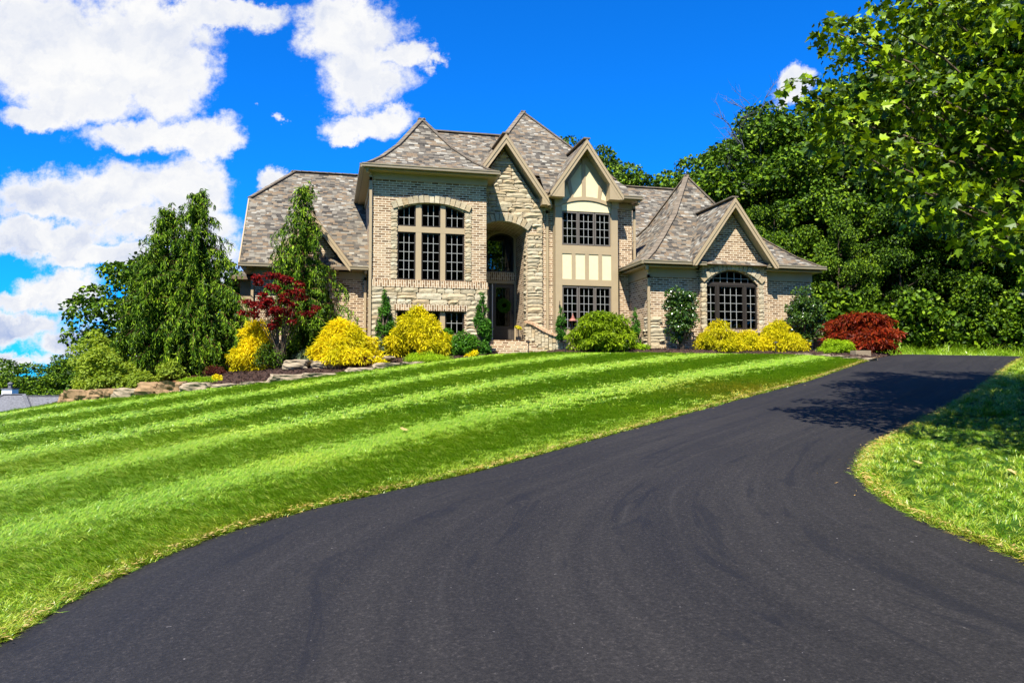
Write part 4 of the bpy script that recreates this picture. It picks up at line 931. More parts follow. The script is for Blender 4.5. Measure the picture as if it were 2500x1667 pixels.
gutter((9.36, 21.87, 5.24), (11.42, 21.87, 5.24)); gutter((13.57, 21.87, 5.24), (15.64, 21.87, 5.24)); gutter((9.36, 28, 5.24), (9.36, 21.9, 5.24)); gutter((15.64, 21.9, 5.24), (15.64, 28, 5.24))
gable('gable_roof', 12.395, 1.465, 5.31, 7.36, 21.75, 25.0)
downspout(9.67, 22.24, 2.2, 5.1, (9.5, 21.95, 5.15))
# --- low curved wall by the steps
pth = smooth_line([(6.18, 23.78), (6.45, 23.5), (6.8, 23.2), (7.3, 22.95), (7.9, 22.7), (8.5, 22.55), (9.0, 22.7), (9.3, 23.2)], 34)
GW = thing('garden_wall', (7.6, 22.8, 2.5), 'low curved stone wall with a brick coping beside the front steps', 'garden wall')
mb = MB(); cap = MB()
def wtop(i): return 3.00+.52*math.exp(-(i/6.5)**2)
for i in range(len(pth)-1):
    a, b_ = Vector((*pth[i], 0)), Vector((*pth[i+1], 0)); d_ = (b_-a).normalized(); n_ = Vector((d_.y, -d_.x, 0)); L = (b_-a).length
    zt = (wtop(i)+wtop(i+1))/2; z = 2.2
    q0, q1 = a-n_*.12, b_-n_*.12
    while z < zt-.09:
        h = min(random.uniform(.08, .16), zt-.08-z); p = random.uniform(.0, .05)
        o_ = n_*(.04+p); i0, i1 = a+o_+d_*.006, b_+o_-d_*.006
        f = [(*i0.xy, z+.005), (*i1.xy, z+.005), (*i1.xy, z+h-.005), (*i0.xy, z+h-.005)]; bk = [(*q0.xy, z+.005), (*q1.xy, z+.005), (*q1.xy, z+h-.005), (*q0.xy, z+h-.005)]
        k = len(mb.v); mb.v += f+bk
        for ff in ((0, 1, 2, 3), (4, 0, 3, 7), (1, 5, 6, 2), (3, 2, 6, 7), (5, 4, 7, 6)): mb.f.append([k+j for j in ff]); mb.uv += [(0, 0)]*4
        z += h
    z0, z1 = wtop(i)-.07, wtop(i+1)-.07
    for s0, s1 in ((0, .49), (.51, 1)):
        A, B = a.lerp(b_, s0), a.lerp(b_, s1); za, zb = z0+(z1-z0)*s0, z0+(z1-z0)*s1
        f = [A+n_*.13, B+n_*.13, B-n_*.16, A-n_*.16]; zz_ = (za, zb, zb, za)
        lo = [(*p.xy, z) for p, z in zip(f, zz_)]; hi = [(*p.xy, z+.075) for p, z in zip(f, zz_)]
        k = len(cap.v); cap.v += lo+hi
        for ff in ((3, 2, 1, 0), (4, 5, 6, 7), (0, 1, 5, 4), (1, 2, 6, 5), (2, 3, 7, 6), (3, 0, 4, 7)): cap.f.append([k+j for j in ff]); cap.uv += [(0, 0)]*4
part(mb, 'stonework', 'stone', GW)
M['capbrick'] = stonemat('coping_brick', [(.40, .24, .13), (.50, .34, .21), (.33, .19, .10), (.45, .29, .17)], .85, 20.); part(cap, 'coping', 'capbrick', GW)
# ------------------------------------------------------------------ foliage
QUAD = (np.array([(0, 0, 0), (.5, .5, .10), (0, 1, -.06), (-.5, .5, .10)]), [(0, 1, 2), (0, 2, 3)])
OVAL = (np.array([(0, 0, 0), (.42, .3, .08), (.40, .68, .06), (0, 1, -.1), (-.40, .68, .06), (-.42, .3, .08)]), [(0, 1, 2, 3), (0, 3, 4, 5)])
MAPLE = (np.array([(0, 0, 0), (.22, .02, .03), (.56, .12, .10), (.38, .36, .07), (.60, .66, .08), (.27, .62, .03), (0, 1.05, -.08), (-.27, .62, .03), (-.60, .66, .08), (-.38, .36, .07), (-.56, .12, .10), (-.22, .02, .03)]),
         [(0, 1, 2, 3), (0, 3, 4, 5), (0, 5, 6), (0, 6, 7), (0, 7, 8, 9), (0, 9, 10, 11)])
STRIP = (np.array([(-.5, 0, 0), (.5, 0, 0), (.42, .5, .05), (0, 1, -.05), (-.42, .5, .05)]), [(0, 1, 2, 3, 4)])
def unit(a): return a/np.maximum(np.linalg.norm(a, axis=-1, keepdims=True), 1e-9)
def leafmesh(name, P, Nn, T, size, aspect, tm, mat):
    """P position of the stalk, Nn blade normal, T tip direction, size length, aspect width/length"""
    Nn = unit(Nn); T = unit(T-Nn*(T*Nn).sum(1, keepdims=True)); B = np.cross(T, Nn)
    tv, tf = tm; n, k = len(P), len(tv); s = np.asarray(size).reshape(-1, 1, 1)*np.ones((n, 1, 1)); a = np.asarray(aspect).reshape(-1, 1, 1)*np.ones((n, 1, 1))
    V = P[:, None, :]+(B[:, None, :]*tv[None, :, 0:1]*a+T[:, None, :]*tv[None, :, 1:2]+Nn[:, None, :]*tv[None, :, 2:3])*s
    base = (np.arange(n)*k)[:, None]
    fl = np.concatenate([np.array(f) for f in tf]); sz = np.tile([len(f) for f in tf], n)
    return npmesh(name, V.reshape(-1, 3), (base+fl[None, :]).ravel(), mat, sz)
def rdir(n): return unit(rng.normal(0, 1, (n, 3)))
def clumps(C, Rr, n, flat=.7, up=.35, shell=.3, spread=.6, tipdown=.4):
    """leaves on the outer shells of a set of clumps; returns position, normal, tip direction"""
    C = np.asarray(C, float); Rr = np.asarray(Rr, float)
    i = rng.choice(len(C), n, p=Rr**2/np.sum(Rr**2)); d = rdir(n); d[:, 2] += up; d = unit(d)
    u = 1-shell*rng.uniform(0, 1, n)**1.5
    P = C[i]+d*Rr[i][:, None]*u[:, None]*np.array([1, 1, flat])+rng.normal(0, .04, (n, 3))*Rr[i][:, None]
    Nn = unit(d*.7+np.array([0, 0, .55])+rng.normal(0, spread, (n, 3))); T = d+rng.normal(0, .6, (n, 3)); T[:, 2] -= tipdown
    return P, Nn, T
def ellips(n, c, r, inner=.55, zlo=-1.):
    o = []
    while len(o) < n:
        d = rdir(1)[0]
        if d[2] < zlo: continue
        o.append(np.array(c)+d*np.array(r)*rng.uniform(inner, 1))
    return np.array(o)
def wob(a, b_, n, amp): 
    a, b_ = Vector(a), Vector(b_); L = (b_-a).length
    return [a.lerp(b_, t)+Vector((random.gauss(0, amp), random.gauss(0, amp), random.gauss(0, amp*.5)))*L*(1 if 0 < i < n-1 else 0) for i, t in enumerate(np.linspace(0, 1, n))]
def skeleton(mb, h, r0, targets, fork=.3, top=.85, n=6):
    """tapered trunk with limbs reaching for the clump centres"""
    tr = wob((0, 0, -.3), (0, 0, h*top), 8, .012); mb.tube(tr, [r0*(1-.86*i/7)*(1.25 if i == 0 else 1) for i in range(8)], 8)
    for c in targets:
        c = Vector(c); z = max(h*fork, min(h*top*.95, c.z-math.hypot(c.x, c.y)*random.uniform(.4, .8))); k = z/(h*top)
        st = tr[min(7, int(k*7))].copy(); st.z = z
        L = (c-st).length; mid = st.lerp(c, .5)+Vector((0, 0, -.06*L)); pts = wob(st, mid, 3, .03)[:-1]+wob(mid, c, 4, .03)
        rr = max(.012, r0*(1-.8*k)*.45); mb.tube(pts, [rr*(1-.85*i/(len(pts)-1)) for i in range(len(pts))], 5)
def tree_mesh(name, h, cr, base, nc, nl, lsize, mat, bark='bark', r0=.16, flat=.62, cs=(.18, .30), tm=OVAL, squeeze=1., aspect=.75):
    """broadleaf tree meshes (trunk, crown) about the origin"""
    c = (0, 0, (h+base)/2); r = (cr, cr*squeeze, (h-base)/2)
    C = ellips(nc, c, r, .45); C[:, 2] -= .0
    C[:, :2] *= (1.05-.25*np.clip((C[:, 2]-c[2])/r[2], 0, 1))[:, None]
    Rr = rng.uniform(cs[0], cs[1], nc)*cr
    P, Nn, T = clumps(C, Rr, nl, flat, .35, .4, 1.0)
    cm = leafmesh(name+'_crown', P, Nn, T, rng.uniform(.7, 1.3, nl)*lsize, aspect, tm, M[mat])
    mb = MB(); skeleton(mb, h, r0, C[rng.permutation(nc)[:26]])
    tmh = npmesh(name+'_trunk', mb.v, [i for f in mb.f for i in f], M[bark], [len(f) for f in mb.f], None, True)
    return tmh, cm
def place(meshes, names, root_name, r, d, label, cat, group=None, sc=1., rz=None, dz=0.):
    x, y = W(r, d)
    t = thing(root_name, (x, y, gz(r, d)+dz), label, cat, group, random.uniform(0, 6.28) if rz is None else rz, sc)
    for nm, me in zip(names, meshes): link(nm, me, t)
    return t
TC = ('trunk', 'crown')
# --- the wood behind and beside the house
woods = [tree_mesh('wood', 11, 4.0, 1.2, 58, 25000, .17, 'leaf_wood', cs=(.2, .34), flat=.48), tree_mesh('wood', 11, 3.6, 1.5, 50, 22000, .165, 'leaf_dark', cs=(.22, .36), flat=.5), tree_mesh('wood', 11, 4.3, .6, 66, 26000, .175, 'leaf_wood', cs=(.17, .30), flat=.45)]
WL = 'leafy green tree of the dense wood rising behind and beside the garage'
k = 0
for (r, d, h, wd) in [(6.9,44,11.0,.8),(8.6,41,9.4,.7),(9.6,38,9.6,.95),(12.6,38,12.4,1.),(14.4,40,13.4,1.05),(17.5,39,15.5,1.1),(21,40,15.5,1.2),(25,41,15,1.2),(11.4,33.5,7.2,.75),(14.6,34,9.6,.95),(17.6,34,10.6,1.),(21,35,11,1.),(24.5,35,12,1.1),(28.5,37,14,1.2),(14,47,12,1.3),(18,46,13,1.3),(22,47,13,1.3),(27,47,14,1.3),(13.2,31.2,5.6,.75),(16,31.8,6.6,.85),(18.8,31.6,7.0,.9),(21.8,31.5,7.2,.9),(24.8,32,8,1.),(10.4,46,12.6,1.),(30,33,11,1.)]:
    m_ = woods[k % 3]; k += 1
    place(m_, TC, 'woodland_tree', r, d, WL, 'tree', 'trees of the wood beside the garage', (wd*h/11*1.05, wd*h/11*1.05, h/11))
for (r, d, h, wd, l) in [(4.6,47,14.2,.75,'tall green tree showing above the roof just right of the bay gable'),(2.9,48,13.6,.55,'green treetop peeping between the tall hip roof and the bay gable'),(6.6,50,13.3,.75,'green treetop over the low roof ridge between the bay gable and the garage hip'),(-1.2,45,11.3,1.2,'tree behind the house, seen through the transom over the front door')]:
    place(woods[k % 2], TC, 'tree', r, d, l, 'tree', 'trees behind the house', (wd*h/11, wd*h/11, h/11)); k += 1
# low leafy brush at the edge of the wood
brush = [tree_mesh('brush', 2.2, 1.25, .05, 40, 4200, .15, 'leaf_wood', r0=.05), tree_mesh('brush', 2.0, 1.3, .05, 36, 4000, .14, 'leaf_light', r0=.05)]
for i, (r, d, s) in enumerate([(12.2,29.8,1.2),(14.,30.2,1.),(15.6,29.8,1.25),(17.6,30.2,1.1),(19.6,30,1.3),(21.6,30,1.15),(23.6,30.5,1.3),(11.,31.5,1.4),(16.8,33.5,1.5),(19.2,33.8,1.6),(21.2,34,1.5),(14.4,33.2,1.5),(18.4,29.3,.9),(10.6,28.2,.55)]):
    place(brush[0 if i < 13 else 1], ('stem', 'foliage'), 'bush', r, d, 'leafy green bush along the foot of the wood at the top of the driveway' if i < 13 else 'light green bush between the urn and the rust-red maple', 'bush', 'bushes at the edge of the wood' if i < 13 else None, s)
for i, (X, Y, h) in enumerate([(1,-24,26),(6.5,-22,27),(9.5,-25,28),(16.5,-22,26),(22,-20,24),(27.5,-17,21),(32,-11,17),(20,-28,23)]):
    r, d = RD(X, Y); place(woods[i % 3], TC, 'tree', r, d, 'leafy tree across the road behind the viewer, mirrored in the window panes', 'tree', 'trees across the road', (1.1*h/11, 1.1*h/11, h/11))
# bare dead branches sticking out of the wood
for (r, d, h, l, sd) in [(12.1,37,12.6,'bare dead tree with forked grey branches poking above the wood',3),(13.6,39,14.1,'thinner bare dead tree just right of the other dead one above the wood',8)]:
    random.seed(sd); mb = MB()
    def br(p, v, L, rad, lev):
        pts = [p]; q = p; dv = Vector(v)
        for i in range(4): dv = (dv+Vector((random.gauss(0, .14), random.gauss(0, .14), random.gauss(.03, .1)))).normalized(); q = q+dv*L/4; pts.append(q)
        mb.tube(pts, [rad*(1-.2*i) for i in range(5)], 5)
        if lev:
            for i in range(4 if lev > 1 else 3):
                w_ = (dv+Vector((random.gauss(0, .6), random.gauss(0, .6), random.gauss(.05, .35)))).normalized(); br(pts[random.randint(1, 4)], w_, L*random.uniform(.45, .7), rad*.5, lev-1)
    x, y = W(r, d); t = thing('dead_tree', (x, y, gz(r, d)), l, 'tree', 'dead trees')
    br(Vector((0, 0, -.2)), (0, 0, 1), h*.72, .16, 0); br(Vector((0, 0, h*.66)), (-.5, 0, .8), h*.2, .07, 3); br(Vector((0, 0, h*.68)), (.1, .1, 1), h*.24, .07, 3); br(Vector((0, 0, h*.6)), (-.9, -.2, .5), h*.2, .05, 2)
    mb.build('branches', M['deadwood'], None); o = bpy.context.scene.objects[-1] if False else COL.objects[-1]; o.parent = t
random.seed(21)
# --- trees down the hill on the left
for (r, d, zt, wd, l) in [(-55,84,6.2,1.7,'large green tree partly cut off by the left edge of the picture'),(-46.6,82,5.2,1.5,'green tree between the chimney and the tall tree of the distant row'),(-43.8,90,3.4,1.6,'wide low tree at the back of the distant row'),(-48.2,77,5.1,1.5,'dark green tree at the far left edge above the grey neighbouring roof'),(-44.5,78,4.6,1.4,'round green tree behind the neighbouring roof chimney'),(-42.5,84,4.9,1.2,'tall green tree at the right end of the neighbouring roof'),(-51,92,4.4,1.,'tree half hidden behind the far left treetops'),(-40.5,88,2.1,1.5,'lower green tree between the neighbouring roof and the boulders'),(-37.5,92,1.6,1.6,'lowest distant tree just left of the light green shrub'),(-46,70,1.8,1.2,'broad low tree right behind the grey roof')]:
    h = zt-1.2-gz(r, d); place(woods[k % 3], TC, 'tree', r, d, l, 'tree', 'trees down the hill', (wd*.95, wd*.95, h/11)); k += 1
dec = tree_mesh('broadleaf', 7.2, 2.3, .6, 70, 15000, .15, 'leaf_wood', cs=(.2, .32), r0=.12)
place(dec, TC, 'tree', -12.7, 26.5, 'round leafy green tree behind the left side of the big weeping cedar', 'tree', None, (.9, .9, .86))
place(tree_mesh('broadleaf', 6, 1.8, .5, 50, 9000, .16, 'leaf_dark', cs=(.22, .34), r0=.1), TC, 'tree', -10.75, 31, 'dark green leafy tree between the big weeping cedar and the house corner', 'tree', None, (.95, .95, 1.08))
place(tree_mesh('broadleaf', 6, 1.8, .5, 50, 8000, .16, 'leaf_wood', cs=(.22, .34), r0=.1), TC, 'tree', -11.6, 29.5, 'small bright tree peeping out low beside the big weeping cedar', 'tree', None, (.9, .9, .75))

# --- the maple beside the camera's right hand
def near_maple():
    r0, d0 = 7.9, 9.4; x0, y0 = W(r0, d0); z0 = gz(r0, d0)
    t = thing('maple_tree', (x0, y0, z0), 'big leafy maple overhanging the right side of the driveway', 'tree')
    C = []; Rr = []
    for (r, d, z, q) in [(4.85,11.3,6.75,.38),(5.25,11.5,6.45,.5),(4.45,11.7,6.05,.33),(4.85,11.6,5.75,.5),(5.3,11.4,5.4,.6),(4.75,11.2,5.1,.45),(5.1,10.9,4.75,.5),(5.0,11.4,5.45,.45),(5.7,11.2,4.7,.65),(5.7,10.6,4.2,.5),(6.3,10.6,4.0,.6),(6.4,10.3,3.4,.5),(6.9,10.2,3.6,.6),(7.0,9.8,2.9,.5),(7.5,10,3.1,.6),(5.8,11.6,5.9,.7),(5.9,11.6,6.9,.7),(6.3,11.8,7.6,.7),(6.9,12,8.3,.8),(6.4,11.4,5.6,.8),(6.8,11.2,4.9,.8),(5.4,12.3,7.1,.5),(7.6,9.7,4.2,.7),(8.0,9.6,3.4,.6)]:
        r, d, z, q = r*.74, d*.74, 1.6+(z-1.6)*.74, q*.8; X, Y = W(r, d); C.append((X-x0, Y-y0, z-z0)); Rr.append(q)
    E_ = ellips(430, (0, 0, 5.6), (4.3, 3.9, 4.4), .35, -.8)
    for e in E_:
        rr_, dd = RD(e[0]+x0, e[1]+y0)
        qz = (e[2]+z0-1.6)/max(dd, 1)
        if rr_/dd > .475+1.1*max(0, qz-.39)+.5*max(0, .27-qz) and dd > 5.6: C.append(tuple(e)); Rr.append(rng.uniform(.42, .8))
    C = np.array(C); Rr = np.array(Rr); n = 105000
    P, Nn, T = clumps(C, Rr, n, .5, .45, .5, .85, .6)
    link('crown', leafmesh('maple_crown', P, Nn, T, rng.uniform(.045, .108, n), 1.0, MAPLE, M['leaf_maple']), t)
    mb = MB(); skeleton(mb, 8.5, .16, C[rng.permutation(len(C))[:60]], .18, .95)
    for c in C[:24]: mb.tube(wob((0, 0, max(1.6, c[2]*.6)), c, 7, .02), [.03*(1-.12*i) for i in range(7)], 5)
    o = mb.build('trunk', M['bark'], None, smooth=True); o.parent = t
near_maple()

# --- weeping cedars
def cedar(name, label, r, d, h, spread, seed, tops=((0, 0, 1.),), lo=.08, dens=1., extra=()):
    g_ = np.random.default_rng(seed); random.seed(seed); x, y = W(r, d); z0 = gz(r, d)+.1
    t = thing(name, (x, y, z0), label, 'tree', 'weeping cedars'); mb = MB(); Ps = []; Ts = []; Ns = []; Sz = []
    def strand(p, L, ax=(0, 0)):
        p_ = np.array(p)-np.array([ax[0], ax[1], 0])
        n_ = max(2, int(L/.075)); q = np.array(p)
        for i in range(n_):
            dv = np.array([g_.normal(0, .12), g_.normal(0, .12), -1.]); dv /= np.linalg.norm(dv)
            for s in range(4):
                Ps.append(q+g_.normal(0, .016, 3)); Ts.append(dv+g_.normal(0, .2, 3)); Ns.append(np.array([p_[0], p_[1], .2*np.hypot(p_[0], p_[1])+.05])+g_.normal(0, .75, 3)*(np.hypot(p_[0], p_[1])+.1)); Sz.append(g_.uniform(.11, .20)*(1-.4*i/n_))
            q = q+dv*.075
    for (ox, oy, hs) in tops:
        H_ = h*hs; tr = [Vector((ox*min(1, i/3), oy*min(1, i/3), -.2+(H_+.2)*i/9)) for i in range(10)]
        tr[-1] += Vector((.16, 0, -.12)); tr[-2] += Vector((.05, 0, 0)); mb.tube(tr, [.13*hs*(1-.095*i) for i in range(10)], 7)
        nt_ = max(4, int(H_/.27)); br_ = [(lo+(1-lo)*(q+g_.normal(0, .12))/nt_, q) for q in range(nt_) for _ in range(max(3, int(9*dens)))]
        for b_, (f, q) in enumerate(br_):
            f = min(.985, max(lo, f)); z = H_*f; a = b_*2.39996+g_.normal(0, .3)
            L = spread*hs*((1-f)**.82*.95+.09)*g_.uniform(.5, 1.4)*(1 if f > .12 else .8)
            p0 = np.array([ox*min(1, f*3), oy*min(1, f*3), z]); pts = []
            rise = g_.uniform(.18, .42)*L
            for s in np.linspace(0, 1, 6):
                pts.append(p0+np.array([math.cos(a)*L*s, math.sin(a)*L*s, rise*math.sin(s*2.1)*1.1-.30*L*s**3]))
            mb.tube([Vector(p) for p in pts], [.016*(1-.17*i)*(.5+.5*(1-f)) for i in range(6)], 4)
            for s in np.arange(.12, 1.02, .06/max(L, .35)*1.1):
                j = min(4, int(s*5)); fr = s*5-j; p = pts[j]*(1-fr)+pts[min(5, j+1)]*fr if s <= 1 else pts[5]
                strand(p+g_.normal(0, .02, 3), g_.uniform(.12, .58)*(.55+.45*min(1, L/1.0)), (ox, oy))
        for e in range(16): strand(np.array([ox+.1, oy, H_-.02-.05*e])+g_.normal(0, .05, 3), g_.uniform(.12, .3), (ox, oy))
    n = len(Ps); P = np.array(Ps); T = np.array(Ts); Nn = np.array(Ns)
    link('crown', leafmesh('cedar_crown', P, Nn, T, np.array(Sz), .22, QUAD, M['cedar']), t)
    o = mb.build('trunk', M['cedarbark'], None, smooth=True); o.parent = t
    return t
cedar('weeping_cedar', 'big weeping cedar with two drooping tops at the left end of the bed', -9.2, 22.5, 5.6, 1.72, 5, ((0, 0, 1.), (-.80, .1, .91), (-1.25, .3, .66), (.45, -.3, .60), (-.4, -.5, .58), (.95, .1, .48), (-1.45, 0, .46)), .03, .95)
cedar('weeping_cedar', 'slender weeping cedar in front of the left wing of the house', -6.2, 22.9, 5.5, 1.5, 9, ((0, 0, 1.), (.12, -.1, .5)), .05, .62)
random.seed(33)
# --- shrubs
def shrub(name, r, d, w_, h, label, mat, n=4500, ls=.09, shape='mound', nc=46, cat='shrub', group=None, flat=.7, aspect=.5, tm=QUAD, tipdown=.3, stem=True, dz=0., cs=(.16, .26), spread=.6, up=.35, depth=1.):
    x, y = W(r, d); t = thing(name, (x, y, gz(r, d)+dz+bedlift(r, d)), label, cat, group)
    if shape == 'mound': C = ellips(nc, (0, 0, h*.12), (w_*.42, w_*.42*depth, h*.75), .5, -.1)
    elif shape == 'cone':
        f = rng.uniform(0, 1, nc)**1.35; a = rng.uniform(0, 6.28, nc); q = (1-f)**.62*w_*.43*rng.uniform(.55, 1, nc)
        C = np.stack([q*np.cos(a), q*np.sin(a), f*h*.9+.05], 1)
    elif shape == 'column':
        f = np.linspace(.03, .97, nc); a = rng.uniform(0, 6.28, nc); q = np.minimum(1, np.minimum(f*5+.5, (1-f)*1.75+.05))*w_*.33
        C = np.stack([q*np.cos(a), q*np.sin(a), f*h], 1)
    elif shape == 'upright': C = ellips(nc, (0, 0, h*.53), (w_*.42, w_*.36, h*.44), .4)
    Rr = rng.uniform(*cs, nc)*w_
    if shape == 'cone': Rr *= (1.15-.6*f)
    if shape == 'column': Rr *= np.clip((1-f)*1.6+.15, .3, 1)
    P, Nn, T = clumps(C, Rr, n, flat, up, .45, spread, tipdown)
    P[:, 2] = np.maximum(P[:, 2], .02)
    link('foliage', leafmesh(name+'_foliage', P, Nn, T, rng.uniform(.65, 1.3, n)*ls, aspect, tm, M[mat]), t)
    if stem:
        mb = MB()
        for c in C[rng.permutation(nc)[:14]]: mb.tube(wob((random.gauss(0, .04), random.gauss(0, .04), -.08), c, 5, .04), [.022*(1-.18*i)*max(.6, h) for i in range(5)], 5)
        o = mb.build('stem', M['bark'], None, smooth=True); o.parent = t
    return t
GC = 'golden threadleaf cypresses'
kw = dict(mat='gold', shape='cone', group=GC, tipdown=.9, aspect=.22, tm=QUAD, flat=.75, spread=.75)
shrub('golden_cypress', -7.1, 21.6, 1.55, 1.42, 'golden cypress behind the red maple stem, in front of the left house corner', n=11000, ls=.13, nc=40, cs=(.12,.21), **kw)
shrub('golden_cypress', -4.62, 21.5, 2.0, 1.22, 'broad golden cypress in front of the left wing, right of the slender cedar', n=17000, ls=.13, nc=62, cs=(.10, .18), **kw)
shrub('golden_cypress', -2.72, 22.4, 2.0, 1.42, 'tall pointed golden cypress under the low tower windows', n=17000, ls=.13, nc=62, cs=(.10, .18), **kw)
shrub('golden_cypress', 6.15, 23.2, 1.3, .92, 'pointed golden cypress at the left foot of the arched garage window', n=9000, ls=.11, nc=44, cs=(.11,.2), **kw)
shrub('golden_cypress', 7.1, 23.4, .95, .62, 'small low golden cypress in the middle below the arched garage window', n=5000, ls=.11, nc=40, **kw)
shrub('golden_cypress', 8.1, 23.6, 1.55, .88, 'rounded golden cypress between the arched garage window and the right holly', n=11000, ls=.11, nc=48, cs=(.11,.2), **kw)
kw = dict(mat='arbor', shape='column', group='narrow arborvitaes', flat=1.2, aspect=.45, tipdown=-.7, up=.1, nc=40)
shrub('arborvitae', -3.7, 22.6, .52, 1.98, 'narrow arborvitae left of the low tower windows', n=5000, ls=.075, **kw)
shrub('arborvitae', -.88, 22.7, .5, 1.82, 'narrow arborvitae beside the front steps', n=5000, ls=.075, **kw)
shrub('arborvitae', 1.5, 23.65, .30, 1.0, 'small arborvitae behind the curved wall under the house number', n=2200, ls=.06, dz=.35, **kw)
shrub('arborvitae', 3.85, 24.3, .34, 1.3, 'small arborvitae in the corner right of the green laceleaf maple', n=2500, ls=.06, **kw)
kw = dict(mat='boxw', n=5000, ls=.06, nc=30, group='green boxwoods', aspect=.7)
shrub('boxwood', -1.42, 22.5, .85, .75, 'round green boxwood right under the right-hand low tower window', **kw)
shrub('boxwood', -1.98, 22.75, .7, .78, 'green boxwood half hidden behind the pointed golden cypress', **kw)
shrub('golden_tuft', -1.15, 22.2, .35, .2, 'tiny yellow tuft at the foot of the round boxwood', 'gold', 700, .07, 'mound', 12, stem=False)
shrub('golden_tuft', 3.85, 23.1, .45, .22, 'tiny lime tuft at the right foot of the green laceleaf maple', 'lime', 800, .07, 'mound', 12, stem=False)
shrub('golden_tuft', -7.55, 19.95, .28, .18, 'tiny golden tuft alone on the mulch near the bed edge', 'gold', 500, .06, 'mound', 10, stem=False)
shrub('golden_tuft', -3.55, 20.95, .4, .3, 'small yellow-green tuft beside the flat rock left of the pointed cypress', 'gold', 900, .08, 'mound', 12, stem=False)
shrub('dwarf_conifer', -3.8, 22.0, .38, .62, 'small grey-green dwarf conifer at the foot of the narrow arborvitae', 'greyleaf', 1500, .07, 'cone', 24)
shrub('holly', 5.05, 23.3, 1.12, 1.95, 'dark glossy holly against the garage wall left of its arched window', 'holly', 7000, .075, 'upright', 50, group='hollies on the garage wall', tm=OVAL, aspect=.6, cs=(.14, .22), tipdown=.1)
shrub('holly', 9.3, 24.6, 1.35, 2.05, 'dark glossy holly at the right corner of the garage', 'holly', 7500, .075, 'upright', 50, group='hollies on the garage wall', tm=OVAL, aspect=.6, cs=(.14, .22), tipdown=.1)
shrub('laceleaf_maple', 2.72, 23.1, 2.0, 1.32, 'green laceleaf maple mound in front of the bay window', 'lace', 15000, .13, 'mound', 80, 'tree', flat=.42, aspect=.28, tipdown=.9, cs=(.12, .2), up=.6, spread=.4)
shrub('laceleaf_maple', 10.75, 23.9, 2.25, 1.40, 'rust-red laceleaf maple mound beside the top of the driveway', 'redorange', 15000, .14, 'mound', 80, 'tree', flat=.42, aspect=.28, tipdown=.9, cs=(.12, .2), up=.6, spread=.4)
shrub('barberry', -4.15, 20.95, .6, .38, 'small dark red barberry at the right foot of the broad golden cypress', 'barberry', 2500, .05, 'mound', 26)
shrub('barberry', -8.05, 21.1, .6, .25, 'low reddish barberry at the right foot of the big cedar', 'barberry', 1600, .05, 'mound', 20)
shrub('variegated_shrub', -6.55, 21.2, .95, .85, 'dark twiggy yellow-flecked shrub at the foot of the red maple', 'leaf_dark', 3800, .06, 'mound', 40)
shrub('grey_shrub', -5.65, 21.6, .75, .5, 'silvery grey-green shrub left of the broad golden cypress', 'greyleaf', 2600, .08, 'mound', 26, aspect=.3)
shrub('lilac_shrub', -10.75, 20.5, 1.75, 1.5, 'open light green shrub at the left end of the bed', 'leaf_light', 5200, .085, 'mound', 60, tm=OVAL, aspect=.7, cs=(.08, .15))
shrub('lilac_shrub', -11.5, 21.3, 1.3, 1.9, 'sparse light green shrub leaning out left of the bed end', 'leaf_light', 2600, .09, 'upright', 36, tm=OVAL, aspect=.7, cs=(.09, .16))
shrub('low_shrub', -9.7, 20.25, .85, .48, 'low yellow-green shrub behind the boulders left of the big cedar', 'leaf_light', 2600, .07, 'mound', 26, tm=OVAL, aspect=.7)
shrub('low_shrub', -9.05, 20.6, .7, .6, 'low yellow-green shrub touching the foot of the big cedar', 'leaf_light', 2300, .07, 'mound', 24, tm=OVAL, aspect=.7)
shrub('groundcover_mat', -2.32, 21.4, 1.6, .26, 'bright lime cushion of groundcover in front of the pointed golden cypress', 'lime', 9000, .035, 'mound', 70, 'groundcover', stem=False, cs=(.08, .13), flat=.5, depth=.6)
shrub('groundcover_mat', -7.95, 19.85, 1.35, .15, 'thin lime strip of groundcover on the mulch by the boulders', 'lime', 6000, .035, 'mound', 60, 'groundcover', stem=False, cs=(.06, .1), flat=.5, depth=.35)
shrub('juniper_mound', 9.5, 22.7, 1.2, .42, 'low bright green juniper mound beside the rust-red maple', 'lime', 8000, .05, 'mound', 60, flat=.5, depth=.8, stem=False, cs=(.1, .16))
# red japanese maple
def red_maple():
    x, y = W(-6.3, 21.15); t = thing('japanese_maple', (x, y, gz(-6.3, 21.15)+.2), 'upright red japanese maple with thin bare stems in front of the slender cedar', 'tree')
    C = ellips(44, (-.08, 0, 1.62), (.80, .62, 1.05), .3, -.75); C = np.concatenate([C, [(-.55, -.1, 2.3), (-.62, 0, 2.45), (-.9, 0, 1.75), (-1.0, .1, 1.5), (.75, -.1, 1.5), (.9, 0, 1.65), (.45, 0, 2.3), (.1, 0, 2.35)]])
    Rr = rng.uniform(.10, .2, len(C)); P, Nn, T = clumps(C, Rr, 3600, .55, .5, .6, .45, .5)
    link('crown', leafmesh('red_crown', P, Nn, T, rng.uniform(.045, .09, len(P)), .7, MAPLE, M['red']), t)
    mb = MB()
    for c in C[::2]:
        c = Vector(c); k_ = Vector((random.gauss(0, .02), random.gauss(0, .02), -.1)); m1 = Vector((c.x*.18, c.y*.18, .55)); m2 = Vector((c.x*.55, c.y*.55, 1.05+.2*(c.z-1.2)))
        mb.tube([k_, m1, m2, c], [.026, .016, .009, .004], 5)
    o = mb.build('trunk', M['bark'], None, smooth=True); o.parent = t
red_maple()

